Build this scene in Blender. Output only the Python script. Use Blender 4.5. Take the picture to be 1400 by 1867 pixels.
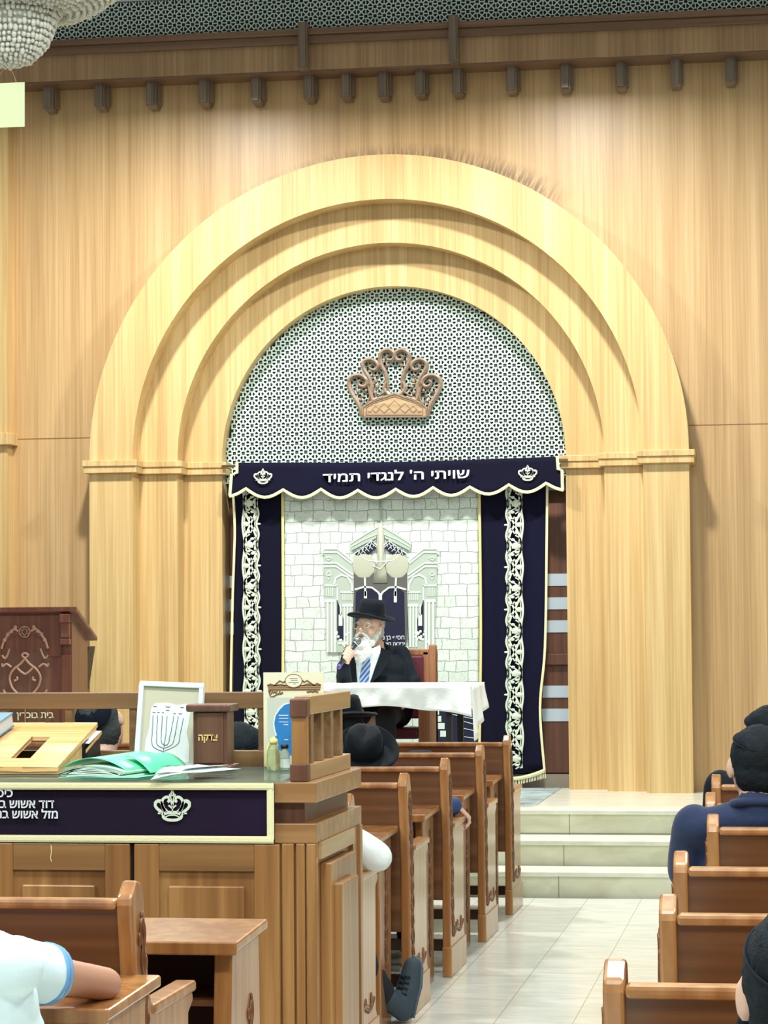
import bpy, bmesh, math, random
from mathutils import Vector, Matrix, noise
random.seed(7)
PI = math.pi
for o in list(bpy.data.objects):
    bpy.data.objects.remove(o)
scn = bpy.context.scene
COL = scn.collection
V = Vector

# ------------------------------------------------------------------ camera
EYE = 1.48
FPX = 4600.0
ROLL = .0075
YAW = math.radians(9.108268)
PITCH = math.radians(2.775972)
fw = V((-math.sin(YAW)*math.cos(PITCH), math.cos(YAW)*math.cos(PITCH), math.sin(PITCH)))
r0 = V((math.cos(YAW), math.sin(YAW), 0)); u0 = r0.cross(fw)
rt = math.cos(ROLL)*r0-math.sin(ROLL)*u0
up = math.sin(ROLL)*r0+math.cos(ROLL)*u0
cd = bpy.data.cameras.new('camera'); cam = bpy.data.objects.new('camera', cd); COL.objects.link(cam)
cd.sensor_fit = 'HORIZONTAL'; cd.sensor_width = 36; cd.lens = FPX/1400*36; cd.clip_end = 100
cam.matrix_world = Matrix(((rt.x, up.x, -fw.x, 0), (rt.y, up.y, -fw.y, 0), (rt.z, up.z, -fw.z, EYE), (0, 0, 0, 1)))
scn.camera = cam

# ------------------------------------------------------------------ light and exposure
scn.view_settings.view_transform = 'Standard'; scn.view_settings.look = 'None'
scn.view_settings.gamma = 1; scn.view_settings.use_curve_mapping = False
scn.view_settings.exposure = 0.08
W = bpy.data.worlds.new('world'); scn.world = W; W.use_nodes = True
W.node_tree.nodes['Background'].inputs[0].default_value = (.93, 1.0, .97, 1)
W.node_tree.nodes['Background'].inputs[1].default_value = .2
def lamp(x, y, z, e, sx=.5, sy=.5, col=(1, .97, .88)):
    l = bpy.data.lights.new('ceiling_lamp', 'AREA'); l.shape = 'RECTANGLE'; l.size = sx; l.size_y = sy
    l.energy = e; l.color = col
    o = bpy.data.objects.new('ceiling_lamp', l); COL.objects.link(o); o.location = (x, y, z); return o
for x, y, e in [(-3.95, 14.65, 172), (-1.45, 14.65, 172)]:
    lamp(x, y, 5.45, e, .26, .26, (1, .985, .95)).data.spread = math.radians(159)
for y, e in ((1.5, 130), (5.5, 135), (8.6, 62)):  # unseen rows added over the pews; the last brightens the chandelier front
    for x in (-4.3, -1.0, 2.2):
        lamp(x, y, 5.35, e, .7, .7, (.95, 1, .98))

# ------------------------------------------------------------------ pixel to place on a known plane
def ray(x, y):
    return fw+rt*((x-700)/FPX)-up*((y-933.5)/FPX)
def onY(x, y, Y):
    d = ray(x, y); t = Y/d.y; return V((d.x*t, Y, EYE+d.z*t))
def onX(x, y, X):
    d = ray(x, y); t = X/d.x; return V((X, d.y*t, EYE+d.z*t))
def onZ(x, y, Z):
    d = ray(x, y); t = (Z-EYE)/d.z; return V((d.x*t, d.y*t, Z))

# ------------------------------------------------------------------ materials
def lin(c):
    return tuple((v/255/12.92 if v/255 <= .04045 else ((v/255+.055)/1.055)**2.4) for v in c)+(1,)
MATS = {}
def newmat(name):
    m = bpy.data.materials.new(name); m.use_nodes = True; MATS[name] = m
    return m, m.node_tree.nodes, m.node_tree.links, m.node_tree.nodes['Principled BSDF']
def plain(name, c, rough=.6, metal=0, bump=0, bscale=200, var=0, spec=.5, trans=0, sheen=0, coat=0):
    m, N, L, b = newmat(name)
    b.inputs['Base Color'].default_value = lin(c); b.inputs['Roughness'].default_value = rough
    b.inputs['Metallic'].default_value = metal; b.inputs['Specular IOR Level'].default_value = spec
    b.inputs['Transmission Weight'].default_value = trans
    b.inputs['Sheen Weight'].default_value = sheen; b.inputs['Coat Weight'].default_value = coat
    tc = N.new('ShaderNodeTexCoord')
    if var:
        n = N.new('ShaderNodeTexNoise'); n.inputs['Scale'].default_value = bscale*.12; n.inputs['Detail'].default_value = 5
        L.new(tc.outputs['Object'], n.inputs['Vector'])
        r = N.new('ShaderNodeValToRGB'); r.color_ramp.elements[0].position = .3; r.color_ramp.elements[1].position = .7
        k = 1-var
        r.color_ramp.elements[0].color = lin(tuple(v*k for v in c)); r.color_ramp.elements[1].color = lin(tuple(min(255, v*(1+var*.5)) for v in c))
        L.new(n.outputs[0], r.inputs[0]); L.new(r.outputs[0], b.inputs['Base Color'])
    if bump:
        n = N.new('ShaderNodeTexNoise'); n.inputs['Scale'].default_value = bscale; n.inputs['Detail'].default_value = 4
        L.new(tc.outputs['Object'], n.inputs['Vector'])
        bm_ = N.new('ShaderNodeBump'); bm_.inputs['Strength'].default_value = bump; bm_.inputs['Distance'].default_value = .01
        L.new(n.outputs[0], bm_.inputs['Height']); L.new(bm_.outputs[0], b.inputs['Normal'])
    return m
def wood(name, c1, c2, c3, axis='Z', rough=.4, coat=0., fine=70, band=6, dirt=None, bump=.05, spec=.5, knots=0, coat_rough=.15):
    m, N, L, b = newmat(name)
    b.inputs['Roughness'].default_value = rough; b.inputs['Coat Weight'].default_value = coat; b.inputs['Coat Roughness'].default_value = coat_rough
    b.inputs['Specular IOR Level'].default_value = spec
    tc = N.new('ShaderNodeTexCoord')
    def nz(s, along, det, dist=0):
        mp = N.new('ShaderNodeMapping'); sc = [s, s, s]; sc['XYZ'.index(axis)] = along
        mp.inputs['Scale'].default_value = sc; L.new(tc.outputs['Object'], mp.inputs['Vector'])
        n = N.new('ShaderNodeTexNoise'); n.inputs['Scale'].default_value = 1; n.inputs['Detail'].default_value = det
        n.inputs['Distortion'].default_value = dist
        L.new(mp.outputs[0], n.inputs['Vector']); return n
    a = nz(fine, .9, 5, knots); c = nz(band, .12, 3)
    r = N.new('ShaderNodeValToRGB'); e = r.color_ramp.elements
    e[0].position = .36; e[0].color = lin(c1); e[1].position = .63; e[1].color = lin(c3)
    q = e.new(.5); q.color = lin(c2)
    mx = N.new('ShaderNodeMath'); mx.operation = 'MULTIPLY_ADD'; mx.inputs[1].default_value = .55
    ad = N.new('ShaderNodeMath'); ad.operation = 'MULTIPLY'; ad.inputs[1].default_value = .45
    L.new(c.outputs[0], ad.inputs[0]); L.new(a.outputs[0], mx.inputs[0]); L.new(ad.outputs[0], mx.inputs[2])
    L.new(mx.outputs[0], r.inputs[0])
    out = r.outputs[0]
    if dirt:
        out = dirt(N, L, tc, out)
    L.new(out, b.inputs['Base Color'])
    bp = N.new('ShaderNodeBump'); bp.inputs['Strength'].default_value = bump; bp.inputs['Distance'].default_value = .004
    L.new(a.outputs[0], bp.inputs['Height']); L.new(bp.outputs[0], b.inputs['Normal'])
    return m

OUT, MID, INN, WALL, BACK = 16.45, 16.63, 16.81, 16.68, 16.93
pl, pr = onY(163, 856, OUT), onY(1256, 840, OUT)
AX = (pl.x+pr.x)/2; R1 = (pr.x-pl.x)/2
AZ = onY(716, 282, OUT).z-R1
R2 = (onY(1171, 800, OUT).x-onY(241, 820, OUT).x)/2
R3 = (onY(1099.6, 800, MID).x-onY(322, 820, MID).x)/2
R4 = (onY(1031.5, 810, INN).x-onY(405, 820, INN).x)/2
PLAT = .441

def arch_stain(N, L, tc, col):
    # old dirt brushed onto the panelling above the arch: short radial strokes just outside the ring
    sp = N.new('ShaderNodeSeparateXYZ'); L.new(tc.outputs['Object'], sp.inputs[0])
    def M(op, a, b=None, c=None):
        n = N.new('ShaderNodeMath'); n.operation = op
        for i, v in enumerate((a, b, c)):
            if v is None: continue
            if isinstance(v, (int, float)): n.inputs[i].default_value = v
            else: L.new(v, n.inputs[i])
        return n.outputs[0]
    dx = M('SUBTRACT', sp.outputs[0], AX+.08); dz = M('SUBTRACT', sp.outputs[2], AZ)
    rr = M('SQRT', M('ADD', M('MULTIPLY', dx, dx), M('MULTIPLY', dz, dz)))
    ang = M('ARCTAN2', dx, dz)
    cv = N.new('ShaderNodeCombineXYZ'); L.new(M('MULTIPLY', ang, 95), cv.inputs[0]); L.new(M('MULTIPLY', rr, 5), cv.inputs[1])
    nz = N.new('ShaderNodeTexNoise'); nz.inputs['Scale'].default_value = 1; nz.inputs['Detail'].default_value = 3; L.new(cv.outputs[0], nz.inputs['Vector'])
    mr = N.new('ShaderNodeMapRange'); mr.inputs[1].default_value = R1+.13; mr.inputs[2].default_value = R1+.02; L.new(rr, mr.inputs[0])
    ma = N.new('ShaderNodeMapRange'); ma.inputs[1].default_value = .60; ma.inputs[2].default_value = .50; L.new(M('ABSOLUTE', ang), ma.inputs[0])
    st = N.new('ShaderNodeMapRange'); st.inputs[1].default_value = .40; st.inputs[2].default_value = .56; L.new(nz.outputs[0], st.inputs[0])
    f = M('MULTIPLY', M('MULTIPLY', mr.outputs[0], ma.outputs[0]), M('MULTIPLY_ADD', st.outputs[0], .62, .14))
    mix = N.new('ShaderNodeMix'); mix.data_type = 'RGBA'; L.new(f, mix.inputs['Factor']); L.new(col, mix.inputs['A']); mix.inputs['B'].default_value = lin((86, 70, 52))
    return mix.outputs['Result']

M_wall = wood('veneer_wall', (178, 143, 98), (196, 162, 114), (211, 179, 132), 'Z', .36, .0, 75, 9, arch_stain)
M_ring = wood('veneer_ring', (186, 153, 100), (205, 174, 118), (220, 192, 138), 'Z', .42, .0, 60, 8)
M_beam = wood('veneer_beam', (142, 112, 80), (158, 126, 92), (174, 142, 106), 'Z', .45, 0, 55, 8)
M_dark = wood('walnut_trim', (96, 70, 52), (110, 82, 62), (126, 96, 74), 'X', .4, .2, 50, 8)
M_corbel = wood('walnut_corbel', (100, 86, 74), (114, 98, 84), (130, 112, 98), 'Z', .3, .3, 60, 8)
M_pew = wood('pew_oak', (78, 45, 22), (98, 60, 32), (118, 78, 46), 'X', .35, .45, 30, 5, coat_rough=.3)
M_pewend = wood('pew_end_oak', (132, 82, 40), (156, 104, 56), (180, 130, 78), 'Z', .3, .6, 30, 6, coat_rough=.18)
M_carve = wood('pew_carving', (96, 56, 28), (112, 68, 36), (130, 84, 48), 'Z', .4, .3, 30, 6)
M_bimah = wood('bimah_wood', (124, 84, 46), (150, 106, 60), (178, 134, 82), 'Z', .38, .35, 24, 5, coat_rough=.2)
M_bimahx = wood('bimah_wood_cross', (122, 86, 50), (146, 106, 64), (168, 128, 82), 'X', .38, .35, 24, 5, coat_rough=.2)
M_bimahy = wood('bimah_wood_side', (140, 108, 70), (164, 130, 86), (188, 152, 106), 'Y', .34, .4, 24, 5, coat_rough=.2)
M_rail = wood('rail_wood', (112, 82, 52), (130, 98, 64), (148, 116, 80), 'X', .4, .3, 30, 5)
M_door = wood('door_walnut', (92, 58, 44), (104, 68, 50), (116, 78, 58), 'Z', .45, .1, 50, 8)
M_podium = wood('podium_mahogany', (84, 44, 30), (104, 58, 42), (124, 74, 54), 'Z', .35, .3, 40, 6)
M_podcarve = plain('podium_carving', (172, 130, 108), .35)
M_pine = wood('pine', (214, 156, 92), (232, 182, 118), (244, 204, 144), 'X', .35, .3, 22, 4, knots=2.5)
M_chair = wood('throne_wood', (132, 84, 54), (156, 104, 70), (178, 126, 90), 'Z', .4, .2, 40, 6)
M_box = wood('charity_box_wood', (88, 52, 40), (100, 62, 48), (116, 76, 60), 'Z', .35, .3, 30, 5)
M_carved = wood('crown_wood', (128, 108, 88), (142, 120, 98), (160, 138, 116), 'X', .45, .1, 60, 6)
M_carved2 = wood('crown_plate', (164, 136, 100), (178, 150, 112), (192, 164, 126), 'X', .45, .1, 60, 6)
M_velvet = plain('navy_velvet', (9, 9, 36), .9, bump=.25, bscale=8, var=.25, sheen=.06, spec=.2)
M_velvet2 = plain('aubergine_velvet', (30, 16, 44), .9, bump=.3, bscale=10, var=.35, sheen=.08, spec=.2)
M_embro = plain('silver_embroidery', (214, 226, 206), .6, bump=.2, bscale=400)
M_trim = plain('cream_braid', (236, 232, 186), .7, bump=.2, bscale=300)
M_text = plain('white_thread', (226, 232, 236), .6)
M_gold = plain('gilt_lettering', (232, 196, 130), .4)
M_lattice = plain('lattice_paint', (214, 236, 228), .45)
M_lattice2 = plain('lattice_paint_grey', (214, 230, 230), .5)
M_latback = plain('lattice_backing', (40, 64, 60), .5)
M_latplate = plain('lattice_inset', (150, 156, 134), .5)
M_white = plain('white_cotton', (238, 246, 246), .8, bump=.15, bscale=60)
M_black = plain('black_felt', (8, 18, 26), .85, bump=.1, bscale=300, sheen=.04, spec=.25)
M_suit = plain('dark_suit', (9, 20, 30), .8, bump=.1, bscale=200, sheen=.03, spec=.25)
M_trous = plain('dark_trousers', (10, 12, 26), .85)
M_navy = plain('navy_polo', (17, 36, 72), .85, bump=.12, bscale=120, sheen=.15)
M_blue = plain('blue_sleeve', (44, 72, 122), .8, bump=.12, bscale=90)
M_skin = plain('skin', (222, 182, 160), .5, bump=.05, bscale=120)
M_skin2 = plain('skin_tan', (184, 136, 112), .5, bump=.05, bscale=120)
M_lips = plain('lips', (140, 80, 72), .5)
M_beard = plain('white_beard', (222, 228, 218), .9, bump=.6, bscale=140)
M_hair = plain('dark_hair', (18, 28, 34), .8, bump=.35, bscale=200, var=.3, spec=.25)
M_hairgrey = plain('grey_hair', (58, 66, 66), .8, bump=.8, bscale=160, var=.3)
M_kip = plain('black_kippah', (6, 16, 30), .9, bump=.1, bscale=250, spec=.25)
M_eye = plain('eye', (60, 50, 46), .2)
M_metal = plain('steel', (180, 184, 190), .3, metal=1)
M_mic = plain('mic_grey', (120, 130, 134), .35, metal=.6)
M_micb = plain('mic_violet', (86, 78, 150), .4)
M_maroon = plain('maroon_leather', (92, 26, 44), .5, bump=.1, bscale=90)
M_paper = plain('paper', (236, 246, 244), .7)
M_cream = plain('cream_card', (240, 236, 206), .6)
M_tan = plain('tan_print', (196, 156, 104), .6)
M_brownp = plain('brown_print', (122, 92, 62), .6)
M_beige = plain('beige_mount', (206, 200, 178), .7)
M_ink = plain('ink', (84, 96, 104), .7)
M_bluep = plain('blue_print', (44, 128, 200), .5)
M_greenf = plain('green_folder', (98, 222, 170), .35, spec=.6)
M_plastic = plain('black_plastic', (22, 26, 32), .45)
M_yellow = plain('yellow_liquid', (234, 236, 190), .1, trans=.75)
M_glassw = plain('clear_jar', (226, 240, 234), .08, trans=.75)
M_shoe = plain('grey_shoe', (46, 62, 74), .7, bump=.3, bscale=200)
M_lace = plain('black_lace', (12, 18, 24), .8)
M_frost = plain('frosted_inset', (206, 222, 234), .5)
M_plaster = plain('ceiling_paint', (232, 240, 240), .8)
M_stonebase = plain('stone_skirting', (150, 142, 128), .5, var=.12, bscale=40)
M_crystal = plain('crystal', (240, 242, 230), .12, trans=.12, spec=.9)
M_brass = plain('pale_brass', (196, 190, 160), .3, metal=.8)
M_print = plain('woven_greygreen', (178, 192, 178), .8)
M_print2 = plain('woven_white', (222, 236, 224), .8)
M_print3 = plain('woven_shadow', (96, 96, 92), .85)
M_print4 = plain('woven_dark', (22, 26, 54), .85)
def glassmat():
    m, N, L, b = newmat('green_glass')
    b.inputs['Base Color'].default_value = (.72, .93, .84, 1); b.inputs['Roughness'].default_value = .03
    b.inputs['Alpha'].default_value = .42; b.inputs['Base Color'].default_value = (.25, .42, .36, 1); b.inputs['IOR'].default_value = 1.5
    return m
M_glass = glassmat()
def marble(name, c1, c2, tx, ty, rough, offs=(0, 0), mortar=.004, grout=(150, 152, 140), flip=False):
    m, N, L, b = newmat(name)
    tc = N.new('ShaderNodeTexCoord'); mp = N.new('ShaderNodeMapping'); mp.inputs['Location'].default_value = (offs[0], offs[1], 0)
    if flip: mp.inputs['Rotation'].default_value = (PI/2, 0, 0)
    L.new(tc.outputs['Object'], mp.inputs['Vector'])
    br = N.new('ShaderNodeTexBrick'); br.offset = 0; br.inputs['Scale'].default_value = 1; br.inputs['Brick Width'].default_value = tx; br.inputs['Row Height'].default_value = ty
    br.inputs['Mortar Size'].default_value = mortar; br.inputs['Mortar Smooth'].default_value = .1
    br.inputs['Color1'].default_value = (1, 1, 1, 1); br.inputs['Color2'].default_value = (.93, .93, .93, 1); br.inputs['Mortar'].default_value = (0, 0, 0, 1)
    L.new(mp.outputs[0], br.inputs['Vector'])
    n = N.new('ShaderNodeTexNoise'); n.inputs['Scale'].default_value = 5; n.inputs['Detail'].default_value = 8; n.inputs['Distortion'].default_value = .8
    m2 = N.new('ShaderNodeMapping'); m2.inputs['Scale'].default_value = (.8, 2.2, 1.5); L.new(tc.outputs['Object'], m2.inputs[0]); L.new(m2.outputs[0], n.inputs['Vector'])
    r = N.new('ShaderNodeValToRGB'); r.color_ramp.elements[0].position = .35; r.color_ramp.elements[1].position = .65
    r.color_ramp.elements[0].color = lin(c1); r.color_ramp.elements[1].color = lin(c2); L.new(n.outputs[0], r.inputs[0])
    mu = N.new('ShaderNodeMix'); mu.data_type = 'RGBA'; mu.blend_type = 'MULTIPLY'; mu.inputs['Factor'].default_value = .8
    L.new(r.outputs[0], mu.inputs['A']); L.new(br.outputs['Color'], mu.inputs['B'])
    mx = N.new('ShaderNodeMix'); mx.data_type = 'RGBA'; L.new(br.outputs['Fac'], mx.inputs['Factor']); L.new(mu.outputs['Result'], mx.inputs['A']); mx.inputs['B'].default_value = lin(grout)
    L.new(mx.outputs['Result'], b.inputs['Base Color']); b.inputs['Roughness'].default_value = rough
    return m
M_floor = marble('floor_marble', (212, 216, 206), (230, 232, 224), .298, .62, .2, (.24, .1), .0022, (176, 178, 166))
M_platm = marble('platform_marble', (208, 208, 192), (222, 222, 208), 1.2, 2.5, .25, (.4, .3))
M_riser = marble('riser_marble', (196, 196, 170), (216, 216, 192), 1.05, 2.5, .35, (.25, .3), .003, (140, 140, 118), True)
M_nose = plain('nosing_marble', (222, 224, 208), .3, var=.06, bscale=60)
M_mat = marble('bluish_mat', (120, 146, 150), (206, 222, 224), 3, 3, .4, (0, 0), .001)
def stones():
    m, N, L, b = newmat('woven_stones')
    tc = N.new('ShaderNodeTexCoord'); mp = N.new('ShaderNodeMapping'); mp.inputs['Rotation'].default_value = (PI/2, 0, 0)
    n0 = N.new('ShaderNodeTexNoise'); n0.inputs['Scale'].default_value = 9; L.new(tc.outputs['Object'], n0.inputs['Vector'])
    va = N.new('ShaderNodeVectorMath'); va.operation = 'MULTIPLY_ADD'; va.inputs[1].default_value = (.03, .03, .03)
    L.new(n0.outputs['Color'], va.inputs[0]); L.new(tc.outputs['Object'], va.inputs[2]); L.new(va.outputs[0], mp.inputs[0])
    br = N.new('ShaderNodeTexBrick'); br.offset = .41; br.squash = .62; br.squash_frequency = 3; br.inputs['Scale'].default_value = 1
    br.inputs['Brick Width'].default_value = .125; br.inputs['Row Height'].default_value = .073; br.inputs['Mortar Size'].default_value = .0035; br.inputs['Mortar Smooth'].default_value = .5
    br.inputs['Color1'].default_value = lin((226, 236, 228)); br.inputs['Color2'].default_value = lin((214, 226, 216)); br.inputs['Mortar'].default_value = lin((152, 166, 156))
    L.new(mp.outputs[0], br.inputs['Vector'])
    n = N.new('ShaderNodeTexNoise'); n.inputs['Scale'].default_value = 38; n.inputs['Detail'].default_value = 4; n.inputs['Distortion'].default_value = 2
    L.new(tc.outputs['Object'], n.inputs['Vector'])
    r = N.new('ShaderNodeValToRGB'); r.color_ramp.elements[0].position = .36; r.color_ramp.elements[0].color = (.78, .82, .78, 1); r.color_ramp.elements[1].position = .46; r.color_ramp.elements[1].color = (1, 1, 1, 1)
    L.new(n.outputs[0], r.inputs[0])
    mu = N.new('ShaderNodeMix'); mu.data_type = 'RGBA'; mu.blend_type = 'MULTIPLY'; mu.inputs['Factor'].default_value = 1
    L.new(br.outputs['Color'], mu.inputs['A']); L.new(r.outputs[0], mu.inputs['B']); L.new(mu.outputs['Result'], b.inputs['Base Color'])
    b.inputs['Roughness'].default_value = .85
    return m
M_stones = stones()
def striped(name, ca, cb, scale, rot):
    m, N, L, b = newmat(name)
    tc = N.new('ShaderNodeTexCoord'); mp = N.new('ShaderNodeMapping'); mp.inputs['Rotation'].default_value = rot; L.new(tc.outputs['Object'], mp.inputs[0])
    w = N.new('ShaderNodeTexWave'); w.inputs['Scale'].default_value = scale; L.new(mp.outputs[0], w.inputs['Vector'])
    r = N.new('ShaderNodeValToRGB'); r.color_ramp.elements[0].position = .45; r.color_ramp.elements[1].position = .6
    r.color_ramp.elements[0].color = lin(ca); r.color_ramp.elements[1].color = lin(cb)
    L.new(w.outputs[0], r.inputs[0]); L.new(r.outputs[0], b.inputs['Base Color']); b.inputs['Roughness'].default_value = .6
    return m
M_tie = striped('striped_tie', (52, 84, 140), (150, 172, 200), 14, (0, .7, 0))
M_pages = striped('page_edges', (90, 104, 120), (196, 206, 216), 25, (0, 0, 0))

# ------------------------------------------------------------------ mesh helpers
class MB:
    def __init__(s): s.v = []; s.f = []
    def add(s, vs, fs):
        n = len(s.v); s.v += [V(p) for p in vs]; s.f += [tuple(i+n for i in f) for f in fs]; return s
    def box(s, x0, x1, y0, y1, z0, z1):
        x0, x1 = sorted((x0, x1)); y0, y1 = sorted((y0, y1)); z0, z1 = sorted((z0, z1))
        return s.add([(x0, y0, z0), (x1, y0, z0), (x1, y1, z0), (x0, y1, z0), (x0, y0, z1), (x1, y0, z1), (x1, y1, z1), (x0, y1, z1)],
                     [(3, 2, 1, 0), (4, 5, 6, 7), (0, 1, 5, 4), (1, 2, 6, 5), (2, 3, 7, 6), (3, 0, 4, 7)])
    def prism(s, poly, axis, a, b):
        n = len(poly)
        def mk(p, t):
            return {'X': (t, p[0], p[1]), 'Y': (p[0], t, p[1]), 'Z': (p[0], p[1], t)}[axis]
        vs = [mk(p, a) for p in poly]+[mk(p, b) for p in poly]
        fs = [tuple(range(n)), tuple(range(2*n-1, n-1, -1))]+[(i, i+n, (i+1) % n+n, (i+1) % n) for i in range(n)]
        return s.add(vs, fs)
    def tube(s, pts, r, n=8, cap=True):
        pts = [V(p) for p in pts]; rs = r if isinstance(r, (list, tuple)) else [r]*len(pts)
        vs = []; fs = []; prev = None
        for i, p in enumerate(pts):
            t = (pts[min(i+1, len(pts)-1)]-pts[max(i-1, 0)])
            if t.length < 1e-9: t = V((0, 0, 1))
            t.normalize()
            if prev is None:
                a = t.orthogonal().normalized()
            else:
                a = (prev-t*prev.dot(t))
                a = a.normalized() if a.length > 1e-6 else t.orthogonal().normalized()
            prev = a; b = t.cross(a)
            for k in range(n):
                th = 2*PI*k/n; vs.append(p+(a*math.cos(th)+b*math.sin(th))*rs[i])
        for i in range(len(pts)-1):
            for k in range(n):
                fs.append((i*n+k, i*n+(k+1) % n, (i+1)*n+(k+1) % n, (i+1)*n+k))
        if cap:
            fs.append(tuple(range(n-1, -1, -1))); m = (len(pts)-1)*n; fs.append(tuple(range(m, m+n)))
        return s.add(vs, fs)
    def lathe(s, prof, c=(0, 0, 0), n=32, M=None, closed=False, sx=1, sy=1):
        vs = []; fs = []; c = V(c)
        for r, z in prof:
            for k in range(n):
                th = 2*PI*k/n; p = V((r*math.cos(th)*sx, r*math.sin(th)*sy, z)); vs.append((M @ p) if M else c+p)
        for i in range(len(prof)-1):
            for k in range(n):
                fs.append((i*n+k, i*n+(k+1) % n, (i+1)*n+(k+1) % n, (i+1)*n+k))
        if prof[0][0] > 1e-6 and not closed: fs.append(tuple(range(n-1, -1, -1)))
        if prof[-1][0] > 1e-6 and not closed: m = (len(prof)-1)*n; fs.append(tuple(range(m, m+n)))
        return s.add(vs, fs)
    def ribbon(s, pts, w, y, d=.003, dome=0):
        """a raised strip in an upright XZ plane facing -Y: front face at y-d, back at y"""
        P = [V((p[0], 0, p[1])) for p in pts]; n = len(P); ws = w if isinstance(w, (list, tuple)) else [w]*n
        L_, R_ = [], []
        for i in range(n):
            t = P[min(i+1, n-1)]-P[max(i-1, 0)]
            if t.length < 1e-9: t = V((1, 0, 0))
            t.normalize(); q = V((-t.z, 0, t.x))
            L_.append(P[i]+q*ws[i]/2); R_.append(P[i]-q*ws[i]/2)
        vs = []; 
        for i in range(n):
            vs += [(L_[i].x, y, L_[i].z), (L_[i].x, y-d, L_[i].z), (P[i].x, y-d-dome, P[i].z), (R_[i].x, y-d, R_[i].z), (R_[i].x, y, R_[i].z)]
        fs = []
        for i in range(n-1):
            for k in range(4): fs.append((i*5+k, i*5+k+1, (i+1)*5+k+1, (i+1)*5+k))
        fs += [(0, 1, 2, 3, 4), tuple((n-1)*5+k for k in (4, 3, 2, 1, 0))]
        return s.add(vs, fs)
    def ball(s, c, r, seg=10, rings=7, sc=(1, 1, 1), M=None):
        vs = []; fs = []; c = V(c)
        for i in range(rings+1):
            ph = PI*i/rings
            for k in range(seg):
                th = 2*PI*k/seg
                p = V((math.sin(ph)*math.cos(th)*r*sc[0], math.sin(ph)*math.sin(th)*r*sc[1], math.cos(ph)*r*sc[2]))
                vs.append((M @ p if M else p)+c)
        for i in range(rings):
            for k in range(seg): fs.append((i*seg+k, (i+1)*seg+k, (i+1)*seg+(k+1) % seg, i*seg+(k+1) % seg))
        return s.add(vs, fs)
    def mesh(s, name):
        me = bpy.data.meshes.new(name); me.from_pydata([tuple(p) for p in s.v], [], s.f)
        bm = bmesh.new(); bm.from_mesh(me); bmesh.ops.remove_doubles(bm, verts=bm.verts, dist=1e-6)
        bmesh.ops.recalc_face_normals(bm, faces=bm.faces); bm.to_mesh(me); bm.free(); return me

def smooth_pts(pts, k=6, closed=False):
    out = []; n = len(pts)
    for i in range(n-1 if not closed else n):
        p0, p1, p2, p3 = [V(pts[(i+j) % n] if closed else pts[max(0, min(n-1, i+j))]) for j in (-1, 0, 1, 2)]
        for q in range(k):
            t = q/k
            out.append(tuple(.5*((2*p1)+(p2-p0)*t+(2*p0-5*p1+4*p2-p3)*t*t+(3*p1-p0-3*p2+p3)*t**3)))
    if not closed: out.append(tuple(V(pts[-1])))
    return out

def link(name, me, mat, parent=None, smooth=False, bevel=0, world=True):
    o = bpy.data.objects.new(name, me); COL.objects.link(o)
    if mat: me.materials.clear(); me.materials.append(mat)
    if parent is not None:
        o.parent = parent
        if world:
            p = parent; off = V((0, 0, 0))
            while p is not None: off += p.location; p = p.parent
            o.location = -off
    for p in me.polygons: p.use_smooth = smooth
    if bevel:
        b = o.modifiers.new('bevel', 'BEVEL'); b.width = bevel; b.segments = 2; b.limit_method = 'ANGLE'; b.angle_limit = .6
        b.harden_normals = False
    return o
def part(name, mb, mat, parent=None, smooth=False, bevel=0, world=True, label=None):
    o = link(name, mb.mesh(name), mat, parent, smooth, bevel, world)
    if label: o['label'] = label
    return o
def struct(name, mb, mat, **k):
    o = part(name, mb, mat, None, **k); o['kind'] = 'structure'; return o
def tag(o, label, cat, group=None):
    o['label'] = label; o['category'] = cat
    if group: o['group'] = group
    return o
def thing(name, label, cat, loc=(0, 0, 0), group=None, rot=None):
    o = bpy.data.objects.new(name, None); COL.objects.link(o); o.location = loc; o.empty_display_size = .1
    if rot: o.rotation_euler = rot
    return tag(o, label, cat, group)
def dup(root, loc, label, group=None, skip=()):
    r = root.copy(); COL.objects.link(r); r.location = loc; r['label'] = label
    if group: r['group'] = group
    for ch in list(root.children):
        if ch.name.split('.')[0] in skip: continue
        c = ch.copy(); COL.objects.link(c); c.parent = r
        for g in ch.children:
            d = g.copy(); COL.objects.link(d); d.parent = c
    return r

def text(name, s, size, mat, parent, origin, xdir=V((1, 0, 0)), ydir=V((0, 0, 1)), depth=.002, bold=0, align='CENTER', world=True, width=None):
    """s is in visual order left to right"""
    cu = bpy.data.curves.new(name, 'FONT'); cu.body = s; cu.size = size; cu.extrude = depth; cu.offset = bold; cu.align_x = align; cu.align_y = 'BOTTOM_BASELINE'
    cu.resolution_u = 3
    t = bpy.data.objects.new(name, cu); COL.objects.link(t)
    bpy.context.view_layer.update()
    dg = bpy.context.evaluated_depsgraph_get()
    me = bpy.data.meshes.new_from_object(t.evaluated_get(dg)); bpy.data.objects.remove(t)
    xd = xdir.normalized(); yd = ydir.normalized(); zd = xd.cross(yd)
    kx = 1
    if width and len(me.vertices):
        xs = [v.co.x for v in me.vertices]; kx = width/(max(xs)-min(xs))
    M = Matrix(((xd.x*kx, yd.x, zd.x, origin[0]), (xd.y*kx, yd.y, zd.y, origin[1]), (xd.z*kx, yd.z, zd.z, origin[2]), (0, 0, 0, 1)))
    me.transform(M)
    return link(name, me, mat, parent, world=world)
TMP = bpy.data.scenes.new('workbench')
def heb(s): return s[::-1]

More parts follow.
